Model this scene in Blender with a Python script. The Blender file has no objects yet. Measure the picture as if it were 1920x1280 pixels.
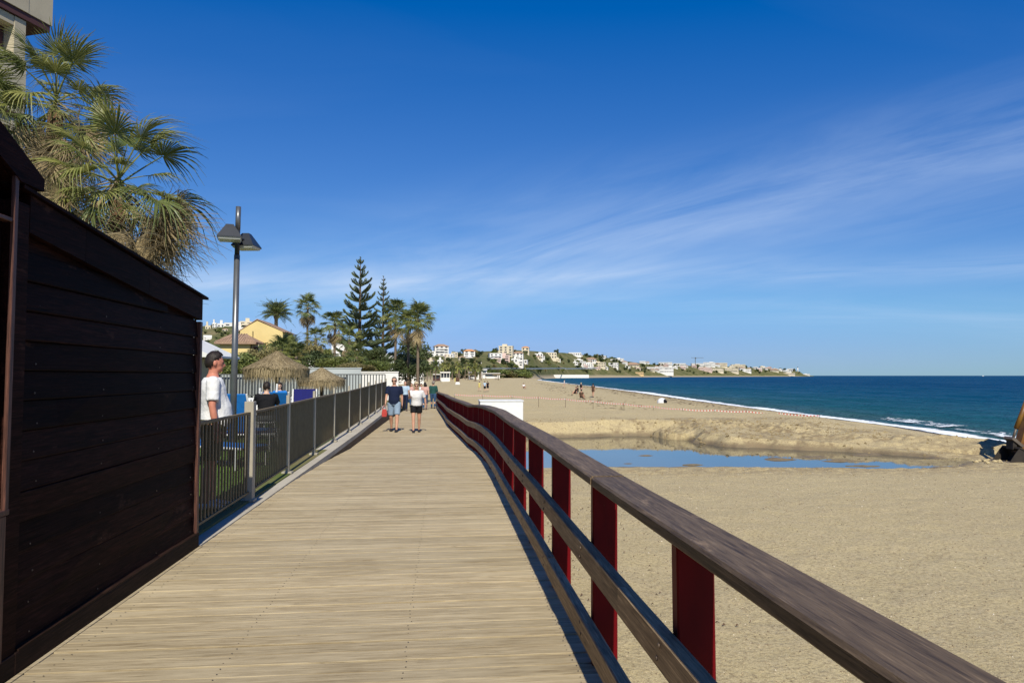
import bpy, bmesh, math, random
import numpy as np
from mathutils import Vector, Matrix, Euler

random.seed(7)
R = math.radians
sc = bpy.context.scene
col = sc.collection

# ------------------------------------------------------------------ camera, sky, sun, exposure
F = 1330.0                                  # focal length in pixels of the 1920 px wide photograph
CAM = Vector((0.0, 0.0, 1.6))
PITCH, YAW = math.atan(64 / F), math.atan(131 / F)
cd = bpy.data.cameras.new('camera')
cam = bpy.data.objects.new('camera', cd)
col.objects.link(cam)
cam.location = CAM
cam.rotation_euler = (math.pi / 2 + PITCH, 0, -YAW)
cd.sensor_width = 36
cd.lens = 36 * F / 1920
cd.clip_start = 0.05
cd.clip_end = 90000
sc.camera = cam
CR = Euler((math.pi / 2 + PITCH, 0, -YAW)).to_matrix()

SUN_EL, SUN_AZ = R(43), R(1.3)              # azimuth: degrees right of straight behind the camera
world = bpy.data.worlds.new('World')
sc.world = world
world.use_nodes = True
wn, wl = world.node_tree.nodes, world.node_tree.links
wn.clear()
w_out = wn.new('ShaderNodeOutputWorld')
w_bg = wn.new('ShaderNodeBackground')
w_bg.inputs['Strength'].default_value = 0.089
sky = wn.new('ShaderNodeTexSky')
sky.sky_type = 'NISHITA'
sky.sun_disc = False
sky.sun_elevation = SUN_EL
sky.sun_rotation = math.pi - SUN_AZ
sky.air_density = 1.0
sky.dust_density = 0.2
sky.ozone_density = 10.0
# thin cirrus: stretched noise on a high flat layer, everywhere in the sky
tc = wn.new('ShaderNodeTexCoord')
sep = wn.new('ShaderNodeSeparateXYZ')
wl.new(tc.outputs['Generated'], sep.inputs[0])


def wmath(op, a, b=None, c=None, clamp=False):
    n = wn.new('ShaderNodeMath')
    n.operation = op
    n.use_clamp = clamp
    for i, v in enumerate((a, b, c)):
        if v is None:
            continue
        if isinstance(v, (int, float)):
            n.inputs[i].default_value = v
        else:
            wl.new(v, n.inputs[i])
    return n.outputs[0]


# one even colour grade for the whole sky (the photograph's vivid blue)
skr = wn.new('ShaderNodeSeparateColor')
wl.new(sky.outputs[0], skr.inputs[0])
xr = wmath('MAXIMUM', wmath('SUBTRACT', skr.outputs[0], 0.66), 0.0)
xr = wmath('DIVIDE', wmath('MULTIPLY', xr, 1.15), wmath('ADD', wmath('MULTIPLY', xr, 0.2), 1.0))
xg = wmath('SUBTRACT', wmath('MULTIPLY', skr.outputs[1], 0.85), 0.28)
xg = wmath('SMOOTH_MIN', xg, 4.3, 0.8)
xb = wmath('ADD', wmath('MULTIPLY', skr.outputs[2], 0.74), 1.35)
skc = wn.new('ShaderNodeCombineColor')
wl.new(xr, skc.inputs[0])
wl.new(xg, skc.inputs[1])
wl.new(xb, skc.inputs[2])
zc = wmath('MAXIMUM', sep.outputs[2], 0.02)
zc = wmath('ADD', zc, 0.12)
cx = wmath('DIVIDE', sep.outputs[0], zc)
cy = wmath('DIVIDE', sep.outputs[1], zc)
comb = wn.new('ShaderNodeCombineXYZ')
wl.new(cx, comb.inputs[0])
wl.new(cy, comb.inputs[1])


def wnoise(scale, rot, sx, sy, detail, dist, off):
    m = wn.new('ShaderNodeMapping')
    m.inputs['Rotation'].default_value = (0, 0, R(rot))
    m.inputs['Scale'].default_value = (sx, sy, 1)
    m.inputs['Location'].default_value = (off, off * 0.37, 0)
    wl.new(comb.outputs[0], m.inputs[0])
    n = wn.new('ShaderNodeTexNoise')
    n.inputs['Scale'].default_value = scale
    n.inputs['Detail'].default_value = detail
    n.inputs['Distortion'].default_value = dist
    wl.new(m.outputs[0], n.inputs['Vector'])
    return n.outputs[0]


c1 = wnoise(1.0, 24, 0.34, 1.2, 8, 0.8, 3.1)
c2 = wnoise(1.7, 20, 0.28, 1.1, 8, 0.6, 9.7)
# one long band of cirrus low over the sea, lying along a great circle of the sky


def pxdir(px, py):
    return (CR @ Vector(((px - 960) / F, (640 - py) / F, -1))).normalized()


def wdot(v):
    n = wn.new('ShaderNodeVectorMath')
    n.operation = 'DOT_PRODUCT'
    wl.new(tc.outputs['Generated'], n.inputs[0])
    n.inputs[1].default_value = v
    return n.outputs['Value']


def cirrus_band(pa, pb, width, along, across, seed, wob):
    """wisps combed along a great circle through two directions of the sky"""
    a, b = pxdir(*pa), pxdir(*pb)
    nrm = a.cross(b).normalized()
    e = nrm.cross(a).normalized()
    ca, cc = wdot(e), wdot(nrm)
    cb_ = wn.new('ShaderNodeCombineXYZ')
    wl.new(wmath('MULTIPLY', ca, along), cb_.inputs[0])
    wl.new(wmath('MULTIPLY', wmath('ADD', cc, wmath('MULTIPLY', ca, 0.10)), across), cb_.inputs[1])
    cb_.inputs[2].default_value = seed
    n = wn.new('ShaderNodeTexNoise')
    wl.new(cb_.outputs[0], n.inputs['Vector'])
    n.inputs['Scale'].default_value = 1.0
    n.inputs['Detail'].default_value = 9
    n.inputs['Roughness'].default_value = 0.62
    n.inputs['Distortion'].default_value = 0.9
    big = wnoise(1.3, 35, 0.5, 0.8, 4, 0.4, seed + 2.0)
    d = wmath('ADD', cc, wmath('MULTIPLY', wmath('SUBTRACT', big, 0.5), wob))
    m = wmath('SUBTRACT', 1.0, wmath('DIVIDE', wmath('ABSOLUTE', d), width), clamp=True)
    m = wmath('MULTIPLY', m, m)
    return wmath('MULTIPLY', m, wmath('MULTIPLY', wmath('SUBTRACT', n.outputs[0], 0.30), 2.4, clamp=True))


band = cirrus_band((640, 545), (1920, 285), 0.15, 2.2, 13.0, 4.2, 0.05)
band2 = cirrus_band((1000, 520), (1920, 497), 0.04, 3.0, 30.0, 8.6, 0.03)
band3 = cirrus_band((300, 520), (1150, 560), 0.045, 3.0, 26.0, 1.6, 0.03)
thin = wmath('MULTIPLY', wmath('SUBTRACT', c1, 0.50), 1.1, clamp=True)
thin = wmath('MULTIPLY', thin, wmath('MULTIPLY', wmath('SUBTRACT', c2, 0.30), 2.0, clamp=True))
cl = wmath('ADD', wmath('MULTIPLY', band, 0.58), wmath('MULTIPLY', band2, 0.5))
cl = wmath('ADD', cl, wmath('MULTIPLY', band3, 0.35))
cl = wmath('ADD', cl, wmath('MULTIPLY', thin, 0.35), clamp=True)
mixc = wn.new('ShaderNodeMix')
mixc.data_type = 'RGBA'
wl.new(cl, mixc.inputs[0])
wl.new(skc.outputs[0], mixc.inputs[6])
mixc.inputs[7].default_value = (5.2, 6.4, 8.4, 1)
wl.new(mixc.outputs[2], w_bg.inputs['Color'])
wl.new(w_bg.outputs[0], w_out.inputs[0])

sd = bpy.data.lights.new('sun', 'SUN')
sd.energy = 4.6
sd.angle = R(0.5)
sd.color = (1.0, 0.94, 0.80)
sun = bpy.data.objects.new('sun', sd)
col.objects.link(sun)
to_sun = Vector((math.sin(SUN_AZ) * math.cos(SUN_EL), -math.cos(SUN_AZ) * math.cos(SUN_EL), math.sin(SUN_EL)))
sun.rotation_euler = to_sun.to_track_quat('Z', 'Y').to_euler()
sun.location = (0, -20, 30)
sc.view_settings.view_transform = 'Standard'
sc.view_settings.look = 'None'
sc.view_settings.gamma = 1
sc.view_settings.use_curve_mapping = False
sc.view_settings.exposure = 0.34


# ------------------------------------------------------------------ helpers: where things stand
def ray(px, py):
    return CR @ Vector(((px - 960) / F, (640 - py) / F, -1))


def atY(px, py, Y):
    d = ray(px, py)
    return CAM + d * (Y / d.y)


def atZ(px, py, Z):
    d = ray(px, py)
    return CAM + d * ((Z - CAM.z) / d.z)


def XY(px, Y):
    return atY(px, 704, Y).x


def project(p):
    v = CR.transposed() @ (Vector(p) - CAM)
    return 960 + F * v.x / -v.z, 640 - F * v.y / -v.z


# ------------------------------------------------------------------ helpers: materials
MATS = {}


def S(r, g, b):
    f = lambda c: ((c / 255 + 0.055) / 1.055) ** 2.4 if c > 10 else c / 255 / 12.92
    return (f(r), f(g), f(b))


class NT:
    def __init__(self, name):
        self.m = bpy.data.materials.new(name)
        self.m.use_nodes = True
        self.n, self.l = self.m.node_tree.nodes, self.m.node_tree.links
        self.b = self.n['Principled BSDF']
        self.out = self.n['Material Output']
        MATS[name] = self.m

    def node(self, t, **kw):
        n = self.n.new(t)
        for k, v in kw.items():
            setattr(n, k, v)
        return n

    def put(self, sock, v):
        if isinstance(v, (int, float)):
            sock.default_value = v
        elif isinstance(v, (tuple, list, Vector)):
            v = tuple(v)
            sock.default_value = v + (1,) if len(v) == 3 and len(sock.default_value) == 4 else v
        else:
            self.l.new(v, sock)

    def math(self, op, a, b=None, c=None, clamp=False):
        n = self.node('ShaderNodeMath', operation=op, use_clamp=clamp)
        for i, v in enumerate((a, b, c)):
            if v is not None:
                self.put(n.inputs[i], v)
        return n.outputs[0]

    def mix(self, f, a, b, blend='MIX'):
        n = self.node('ShaderNodeMix', data_type='RGBA', blend_type=blend)
        self.put(n.inputs[0], f)
        self.put(n.inputs[6], a)
        self.put(n.inputs[7], b)
        return n.outputs[2]

    def coord(self, kind='Object', scale=(1, 1, 1), loc=None, rnd=0.0):
        t = self.node('ShaderNodeTexCoord')
        v = t.outputs[kind]
        if kind == 'World':
            v = None
        if rnd:
            oi = self.node('ShaderNodeObjectInfo')
            a = self.node('ShaderNodeVectorMath', operation='ADD')
            self.l.new(v, a.inputs[0])
            sc_ = self.math('MULTIPLY', oi.outputs['Random'], rnd)
            cb = self.node('ShaderNodeCombineXYZ')
            for i in range(3):
                self.l.new(sc_, cb.inputs[i])
            self.l.new(cb.outputs[0], a.inputs[1])
            v = a.outputs[0]
        mp = self.node('ShaderNodeMapping')
        mp.inputs['Scale'].default_value = scale
        self.l.new(v, mp.inputs[0])
        return mp.outputs[0]

    def pos(self, scale=(1, 1, 1)):
        g = self.node('ShaderNodeNewGeometry')
        mp = self.node('ShaderNodeMapping')
        mp.inputs['Scale'].default_value = scale
        self.l.new(g.outputs['Position'], mp.inputs[0])
        return mp.outputs[0]

    def noise(self, vec, scale, detail=4, rough=0.55, dist=0.0):
        n = self.node('ShaderNodeTexNoise')
        self.l.new(vec, n.inputs['Vector'])
        n.inputs['Scale'].default_value = scale
        n.inputs['Detail'].default_value = detail
        n.inputs['Roughness'].default_value = rough
        n.inputs['Distortion'].default_value = dist
        return n.outputs[0]

    def ramp(self, f, *stops):
        n = self.node('ShaderNodeValToRGB')
        e = n.color_ramp.elements
        while len(e) < len(stops):
            e.new(0.5)
        for el, (p, c) in zip(e, stops):
            el.position = p
            el.color = tuple(c) + (1,) if len(c) == 3 else c
        self.put(n.inputs[0], f)
        return n.outputs[0]

    def rng(self, f, a, b, c=0.0, d=1.0):
        n = self.node('ShaderNodeMapRange')
        self.put(n.inputs[0], f)
        for i, v in enumerate((a, b, c, d)):
            n.inputs[i + 1].default_value = v
        return n.outputs[0]

    def bump(self, h, strength=0.3, dist=0.02):
        n = self.node('ShaderNodeBump')
        n.inputs['Strength'].default_value = strength
        n.inputs['Distance'].default_value = dist
        self.l.new(h, n.inputs['Height'])
        self.l.new(n.outputs[0], self.b.inputs['Normal'])
        return n.outputs[0]

    def base(self, c, rough=0.7, spec=0.3, metal=0.0):
        self.put(self.b.inputs['Base Color'], c)
        self.put(self.b.inputs['Roughness'], rough)
        self.put(self.b.inputs['Specular IOR Level'], spec)
        self.put(self.b.inputs['Metallic'], metal)
        return self.m


def plain(name, c1, c2=None, scale=6.0, rough=0.7, spec=0.3, metal=0.0, bump=0.0, rnd=5.0, stretch=(1, 1, 1), detail=4, bdist=0.01):
    if name in MATS:
        return MATS[name]
    t = NT(name)
    c2 = c2 or tuple(x * 0.78 for x in c1)
    v = t.coord('Object', stretch, rnd=rnd)
    n = t.noise(v, scale, detail)
    f = t.rng(n, 0.3, 0.7)
    t.base(t.mix(f, c1, c2), rough, spec, metal)
    if bump:
        t.bump(t.noise(v, scale * 2.3, 5), bump, bdist)
    return t.m


def leafmat(name, c1, c2, trans=0.25, rough=0.5, scale=3.0):
    t = NT(name)
    g = t.node('ShaderNodeNewGeometry')
    oi = t.node('ShaderNodeObjectInfo')
    n = t.noise(t.coord('Object', rnd=9), scale, 3)
    f = t.math('ADD', t.math('MULTIPLY', g.outputs['Random Per Island'], 0.6), t.math('MULTIPLY', n, 0.4))
    f = t.math('ADD', t.math('MULTIPLY', f, 0.75), t.math('MULTIPLY', oi.outputs['Random'], 0.25))
    c = t.mix(t.rng(f, 0.15, 0.85), c1, c2)
    t.base(c, rough, 0.35)
    tr = t.node('ShaderNodeBsdfTranslucent')
    t.put(tr.inputs[0], t.mix(0.5, c, tuple(x * 1.6 for x in c2)))
    mx = t.node('ShaderNodeMixShader')
    mx.inputs[0].default_value = trans
    t.l.new(t.b.outputs[0], mx.inputs[1])
    t.l.new(tr.outputs[0], mx.inputs[2])
    t.l.new(mx.outputs[0], t.out.inputs[0])
    return t.m


def wood(name, light, dark, along='x', rough=0.75, grain=1.0, rnd=7.0, spec=0.25, wear=None, bump=0.35, vary=0.25):
    """boards: long fibres, dark cracks, board-to-board tone"""
    t = NT(name)
    st = {'x': (0.55, 9, 9), 'y': (9, 0.55, 9), 'z': (9, 9, 0.55)}[along]
    v = t.coord('Object', st, rnd=rnd)
    n1 = t.noise(v, 2.2 * grain, 6, 0.6, 0.4)
    n2 = t.noise(v, 9 * grain, 4, 0.7)
    n4 = t.noise(t.coord('Object', tuple(x * 5 if x > 1 else x * 4 for x in st), rnd=rnd + 1), 2.0, 4, 0.7)
    v2 = t.coord('Object', tuple(x * 0.28 if x > 1 else x for x in st), rnd=rnd)
    n3 = t.noise(v2, 1.6, 3)
    oi = t.node('ShaderNodeObjectInfo')
    f = t.math('ADD', t.math('MULTIPLY', n1, 0.55), t.math('MULTIPLY', n2, 0.45))
    c = t.mix(t.rng(f, 0.36, 0.66), dark, light)
    c = t.mix(t.rng(n3, 0.35, 0.7, 0, 0.55), c, tuple(0.5 * (a + b) for a, b in zip(light, dark)))
    c = t.mix(t.rng(n4, 0.52, 0.66, 0, 0.75), c, tuple(x * 0.6 for x in dark))
    c = t.mix(t.rng(n4, 0.46, 0.34, 0, 0.55), c, tuple(min(1, x * 1.5) for x in light))
    tone = t.rng(oi.outputs['Random'], 0, 1, 1 - vary, 1 + vary * 0.6)
    hs = t.node('ShaderNodeHueSaturation')
    t.l.new(tone, hs.inputs['Value'])
    t.l.new(c, hs.inputs['Color'])
    c = hs.outputs[0]
    crack = t.noise(t.coord('Object', tuple(x * 1.6 if x > 1 else x * 1.7 for x in st), rnd=rnd + 2), 3.0, 5, 0.7)
    c = t.mix(t.rng(crack, 0.66, 0.74, 0, 0.75), c, tuple(x * 0.35 for x in dark))
    if wear:
        wv = t.noise(t.coord('Object', tuple(x * 0.35 if x > 1 else x * 2 for x in st), rnd=rnd + 5), 1.7, 7, 0.7)
        c = t.mix(t.rng(wv, 0.62, 0.72, 0, 0.7), c, wear)
    t.base(c, rough, spec)
    h = t.math('SUBTRACT', f, t.math('MULTIPLY', t.rng(crack, 0.62, 0.74), 0.6))
    t.bump(h, bump, 0.004)
    return t.m


# ------------------------------------------------------------------ helpers: meshes and objects
class MB:
    def __init__(self):
        self.v, self.f = [], []

    def add(self, vs, fs):
        o = len(self.v)
        self.v.extend([tuple(p) for p in vs])
        self.f.extend([tuple(i + o for i in q) for q in fs])
        return self

    def box(self, c, s, rot=None, bev=0.0):
        x, y, z = s[0] / 2, s[1] / 2, s[2] / 2
        if bev <= 0:
            vs = [Vector((a * x, b * y, d * z)) for d in (-1, 1) for b in (-1, 1) for a in (-1, 1)]
            fs = [(0, 2, 3, 1), (4, 5, 7, 6), (0, 1, 5, 4), (2, 6, 7, 3), (0, 4, 6, 2), (1, 3, 7, 5)]
        else:
            b = min(bev, x * 0.9, y * 0.9, z * 0.9)
            bm = bmesh.new()
            bmesh.ops.create_cube(bm, size=1)
            for q in bm.verts:
                q.co = Vector((q.co.x * s[0], q.co.y * s[1], q.co.z * s[2]))
            bmesh.ops.bevel(bm, geom=bm.edges[:], offset=b, segments=1, affect='EDGES')
            bm.verts.index_update()
            vs = [q.co.copy() for q in bm.verts]
            fs = [[q.index for q in f.verts] for f in bm.faces]
            bm.free()
        if rot is not None:
            m = rot if isinstance(rot, Matrix) else Euler(rot).to_matrix()
            vs = [m @ q for q in vs]
        c = Vector(c)
        return self.add([q + c for q in vs], fs)

    def tube(self, pts, rad, seg=8, cap=True, flat=None):
        """rad: number, or list of numbers / (ra, rb) pairs; flat: reference side axis"""
        pts = [Vector(p) for p in pts]
        if isinstance(rad, (int, float)):
            rad = [rad] * len(pts)
        vs, fs = [], []
        side = None
        for i, p in enumerate(pts):
            t = (pts[min(i + 1, len(pts) - 1)] - pts[max(i - 1, 0)])
            t = t.normalized() if t.length > 1e-9 else Vector((0, 0, 1))
            if flat is not None:
                a = Vector(flat) - t * t.dot(Vector(flat))
            elif side is None:
                a = t.cross(Vector((0, 1, 0))) if abs(t.y) < 0.9 else t.cross(Vector((1, 0, 0)))
            else:
                a = side - t * t.dot(side)
            a.normalize()
            side = a
            b = t.cross(a)
            r = rad[i]
            ra, rb = r if isinstance(r, (tuple, list)) else (r, r)
            for k in range(seg):
                an = 2 * math.pi * k / seg
                vs.append(p + a * (ra * math.cos(an)) + b * (rb * math.sin(an)))
        for i in range(len(pts) - 1):
            for k in range(seg):
                k2 = (k + 1) % seg
                fs.append((i * seg + k, i * seg + k2, (i + 1) * seg + k2, (i + 1) * seg + k))
        if cap:
            fs.append(tuple(range(seg))[::-1])
            fs.append(tuple((len(pts) - 1) * seg + k for k in range(seg)))
        return self.add(vs, fs)

    def ell(self, c, r, rot=None, nu=14, nv=9):
        vs, fs = [], []
        m = rot if isinstance(rot, Matrix) else (Euler(rot).to_matrix() if rot else None)
        c = Vector(c)
        for j in range(nv + 1):
            th = math.pi * j / nv
            for i in range(nu):
                ph = 2 * math.pi * i / nu
                q = Vector((r[0] * math.sin(th) * math.cos(ph), r[1] * math.sin(th) * math.sin(ph), r[2] * math.cos(th)))
                vs.append((m @ q if m else q) + c)
        for j in range(nv):
            for i in range(nu):
                i2 = (i + 1) % nu
                fs.append((j * nu + i, (j + 1) * nu + i, (j + 1) * nu + i2, j * nu + i2))
        return self.add(vs, fs)

    def prism(self, poly, axis, a, b):
        """extrude a 2-D polygon along axis 'x', 'y' or 'z' from a to b"""
        n = len(poly)

        def p3(q, t):
            return {'x': (t, q[0], q[1]), 'y': (q[0], t, q[1]), 'z': (q[0], q[1], t)}[axis]
        vs = [p3(q, a) for q in poly] + [p3(q, b) for q in poly]
        fs = [tuple(range(n))[::-1], tuple(range(n, 2 * n))]
        fs += [(i, (i + 1) % n, n + (i + 1) % n, n + i) for i in range(n)]
        return self.add(vs, fs)

    def mesh(self, name, mat, smooth=False):
        me = bpy.data.meshes.new(name)
        me.from_pydata(self.v, [], self.f)
        me.materials.append(MATS[mat] if isinstance(mat, str) else mat)
        if smooth:
            me.polygons.foreach_set('use_smooth', [True] * len(me.polygons))
        me.update()
        return me

    def build(self, name, mat, parent=None, smooth=False, fix=True):
        me = self.mesh(name, mat, smooth)
        if fix:
            bm = bmesh.new()
            bm.from_mesh(me)
            bmesh.ops.recalc_face_normals(bm, faces=bm.faces[:])
            bm.to_mesh(me)
            bm.free()
            if smooth:
                me.polygons.foreach_set('use_smooth', [True] * len(me.polygons))
        return link(name, me, parent)


def link(name, me, parent=None, loc=None, rot=None, scale=None):
    o = bpy.data.objects.new(name, me)
    col.objects.link(o)
    if parent is not None:
        o.parent = parent
    if loc is not None:
        o.location = loc
    if rot is not None:
        o.rotation_euler = rot
    if scale is not None:
        o.scale = scale if hasattr(scale, '__len__') else (scale,) * 3
    return o


def tag(o, label=None, cat=None, group=None, kind=None):
    if label:
        o['label'] = label
    if cat:
        o['category'] = cat
    if group:
        o['group'] = group
    if kind:
        o['kind'] = kind
    return o


def thing(name, label, cat, loc=(0, 0, 0), rz=0.0, group=None, scale=None):
    o = link(name, None, None, loc, (0, 0, rz), scale)
    o.empty_display_size = 0.2
    return tag(o, label, cat, group)


def copy_tree(o, parent=None):
    c = o.copy()
    col.objects.link(c)
    c.parent = parent
    for ch in list(o.children):
        copy_tree(ch, c)
    return c


# ------------------------------------------------------------------ helpers: numpy noise
def vnoise(x, y, seed=0):
    xi, yi = np.floor(x).astype(np.int64), np.floor(y).astype(np.int64)
    xf, yf = x - xi, y - yi
    u, v = xf * xf * (3 - 2 * xf), yf * yf * (3 - 2 * yf)

    def h(a, b):
        n = (a * 374761393 + b * 668265263 + seed * 974711) & 0x7fffffff
        n = ((n ^ (n >> 13)) * 1274126177) & 0x7fffffff
        return ((n ^ (n >> 16)) & 0xffff) / 65535.0
    return (h(xi, yi) * (1 - u) + h(xi + 1, yi) * u) * (1 - v) + (h(xi, yi + 1) * (1 - u) + h(xi + 1, yi + 1) * u) * v


def fbm(x, y, oct=4, seed=0):
    r, a, s = 0, 0.5, 0
    for i in range(oct):
        r = r + a * vnoise(x * 2 ** i, y * 2 ** i, seed + i * 17)
        s += a
        a *= 0.5
    return r / s


def sstep(a, b, x):
    t = np.clip((x - a) / (b - a), 0, 1)
    return t * t * (3 - 2 * t)


def gridmesh(name, X, Y, Z, mat, smooth=True, attrs=None):
    """X, Y, Z: 2-D arrays of the same shape"""
    r, c = X.shape
    co = np.stack([X, Y, Z], -1).reshape(-1, 3)
    i = np.arange(r * c).reshape(r, c)
    q = np.stack([i[:-1, :-1], i[:-1, 1:], i[1:, 1:], i[1:, :-1]], -1).reshape(-1, 4)
    me = bpy.data.meshes.new(name)
    me.vertices.add(len(co))
    me.vertices.foreach_set('co', co.astype(np.float32).ravel())
    me.loops.add(q.size)
    me.polygons.add(len(q))
    me.loops.foreach_set('vertex_index', q.astype(np.int32).ravel())
    me.polygons.foreach_set('loop_start', np.arange(0, q.size, 4, dtype=np.int32))
    me.update(calc_edges=True)
    me.validate()
    if smooth:
        me.polygons.foreach_set('use_smooth', np.ones(len(q), dtype=bool))
    for k, v in (attrs or {}).items():
        a = me.attributes.new(k, 'FLOAT', 'POINT')
        a.data.foreach_set('value', v.astype(np.float32).ravel())
    me.materials.append(MATS[mat])
    return me


# ------------------------------------------------------------------ materials of the setting
def make_setting_materials():
    # weathered deck boards: long fibres across the walk, grooves, board-to-board tone
    t = NT('deck_wood')
    v = t.coord('Object', (1.3, 22, 22), rnd=37)
    n1 = t.noise(v, 2.0, 6, 0.62, 0.5)
    n2 = t.noise(v, 6, 4, 0.7)
    blot = t.noise(t.coord('Object', (0.6, 2.0, 2.0), rnd=11), 2.3, 4)
    f = t.math('ADD', t.math('MULTIPLY', n1, 0.6), t.math('MULTIPLY', n2, 0.4))
    c = t.mix(t.rng(f, 0.36, 0.62), (0.20, 0.148, 0.080), (0.47, 0.385, 0.245))
    c = t.mix(t.rng(blot, 0.4, 0.7, 0, 0.5), c, (0.46, 0.385, 0.255))
    oi = t.node('ShaderNodeObjectInfo')
    hs = t.node('ShaderNodeHueSaturation')
    t.l.new(t.rng(oi.outputs['Random'], 0, 1, 0.86, 1.10), hs.inputs['Value'])
    t.l.new(c, hs.inputs['Color'])
    c = hs.outputs[0]
    ck = t.noise(t.coord('Object', (2.2, 24, 24), rnd=51), 2.0, 5, 0.7)
    c = t.mix(t.rng(ck, 0.63, 0.72, 0, 0.8), c, (0.09, 0.065, 0.04))
    dust = t.noise(t.pos((0.5, 0.9, 1)), 1.1, 4)
    c = t.mix(t.rng(dust, 0.48, 0.72, 0, 0.35), c, (0.47, 0.40, 0.27))
    t.base(c, 0.85, 0.2)
    w = t.node('ShaderNodeTexWave', wave_type='BANDS', bands_direction='Y')
    t.l.new(t.coord('Object'), w.inputs['Vector'])
    w.inputs['Scale'].default_value = 22
    w.inputs['Distortion'].default_value = 0.6
    h = t.math('ADD', t.math('MULTIPLY', w.outputs[1], 0.5), t.math('SUBTRACT', f, t.math('MULTIPLY', t.rng(ck, 0.6, 0.72), 0.7)))
    t.bump(h, 0.5, 0.004)

    wood('rail_wood', (0.185, 0.13, 0.078), (0.055, 0.036, 0.022), 'y', 0.6, 1.2, wear=(0.36, 0.25, 0.15), spec=0.25, vary=0.15, bump=0.6)
    wood('side_rail_wood', (0.46, 0.34, 0.20), (0.17, 0.115, 0.065), 'y', 0.7, 1.0, wear=(0.44, 0.33, 0.2), vary=0.2)
    wood('kerb_board_wood', (0.20, 0.13, 0.07), (0.07, 0.045, 0.025), 'y', 0.8)
    wood('dark_wood', (0.026, 0.009, 0.0065), (0.003, 0.0015, 0.0015), 'y', 0.6, 1.1, spec=0.03, wear=(0.085, 0.038, 0.024), bump=0.9, vary=0.6)
    wood('dark_trim_wood', (0.13, 0.055, 0.038), (0.03, 0.014, 0.011), 'z', 0.5, 0.9, spec=0.3)
    wood('base_trim_wood', (0.035, 0.018, 0.012), (0.010, 0.006, 0.005), 'y', 0.65, 0.9, spec=0.06, wear=(0.14, 0.09, 0.055))

    t = NT('red_paint')
    v = t.coord('Object', (3, 3, 0.8), rnd=13)
    n = t.noise(v, 4, 5)
    c = t.mix(t.rng(n, 0.35, 0.7), (0.13, 0.0025, 0.005), (0.09, 0.002, 0.004))
    ch = t.noise(t.coord('Object', (6, 6, 2), rnd=3), 9, 5, 0.7)
    c = t.mix(t.rng(ch, 0.70, 0.74), c, (0.10, 0.05, 0.035))
    t.base(c, 0.5, 0.12)
    t.bump(n, 0.25, 0.002)

    t = NT('sand')
    p = t.pos()
    big = t.noise(t.pos((1, 1.6, 1)), 0.35, 4)
    med = t.noise(p, 3.5, 5, 0.6)
    fine = t.noise(p, 20, 5, 0.75)
    grain = t.noise(p, 120, 2, 0.8)
    c = t.mix(t.rng(big, 0.3, 0.7), (0.515, 0.42, 0.215), (0.455, 0.365, 0.185))
    c = t.mix(t.rng(med, 0.35, 0.75, 0, 0.45), c, (0.50, 0.41, 0.26))
    c = t.mix(t.rng(fine, 0.47, 0.62, 0, 0.8), c, (0.23, 0.17, 0.085))
    c = t.mix(t.rng(grain, 0.54, 0.66, 0, 0.7), c, (0.17, 0.12, 0.07))
    c = t.mix(t.rng(grain, 0.45, 0.32, 0, 0.75), c, (0.62, 0.53, 0.37))
    deb = t.noise(t.pos((1, 1.5, 1)), 9, 3, 0.6)
    c = t.mix(t.rng(deb, 0.735, 0.76, 0, 0.6), c, (0.11, 0.075, 0.045))
    at = t.node('ShaderNodeAttribute', attribute_name='wet')
    wn_ = t.math('ADD', at.outputs['Fac'], t.math('MULTIPLY', t.math('SUBTRACT', med, 0.5), 0.35), clamp=True)
    wetf = t.rng(wn_, 0.25, 0.8)
    c = t.mix(wetf, c, (0.115, 0.085, 0.05))
    mud = t.node('ShaderNodeAttribute', attribute_name='mud')
    c = t.mix(t.math('MULTIPLY', mud.outputs['Fac'], t.rng(med, 0.35, 0.62)), c, (0.21, 0.155, 0.085))
    rgh = t.rng(wn_, 0.55, 1.0, 0.92, 0.12)
    t.base(c, rgh, 0.35)
    h = t.math('ADD', t.math('MULTIPLY', med, 0.8), t.math('ADD', t.math('MULTIPLY', fine, 0.45), t.math('MULTIPLY', grain, 0.12)))
    bn_ = t.node('ShaderNodeBump')
    bn_.inputs['Distance'].default_value = 0.05
    t.l.new(h, bn_.inputs['Height'])
    t.l.new(t.rng(wn_, 0.4, 0.9, 1.0, 0.04), bn_.inputs['Strength'])
    t.l.new(bn_.outputs[0], t.b.inputs['Normal'])

    t = NT('sea_water')
    sh = t.node('ShaderNodeAttribute', attribute_name='shore')
    nl = t.noise(t.pos((0.012, 0.03, 1)), 1.0, 4)
    d = t.math('ADD', sh.outputs['Fac'], t.math('MULTIPLY', t.math('SUBTRACT', nl, 0.5), 26))
    c = t.ramp(t.rng(d, 0, 130), (0.0, (0.045, 0.105, 0.11)), (0.10, (0.012, 0.086, 0.120)), (0.36, (0.003, 0.064, 0.128)), (1.0, (0.0012, 0.048, 0.122)))
    patch = t.noise(t.pos((0.004, 0.0012, 1)), 1.0, 3)
    c = t.mix(t.rng(patch, 0.45, 0.7, 0, 0.5), c, (0.003, 0.060, 0.145))
    # rippled sea: water colour from below, sky mirrored only by the facets that tilt the right way
    a1 = t.noise(t.pos((0.55, 0.32, 1)), 1.0, 6, 0.62, 0.3)
    a4 = t.noise(t.pos((0.24, 0.075, 1)), 1.0, 5, 0.62, 0.5)
    a2 = t.noise(t.pos((1.1, 1.6, 1)), 1.0, 5, 0.6)
    a3 = t.noise(t.pos((0.075, 0.016, 1)), 1.0, 5, 0.65, 0.5)
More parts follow.
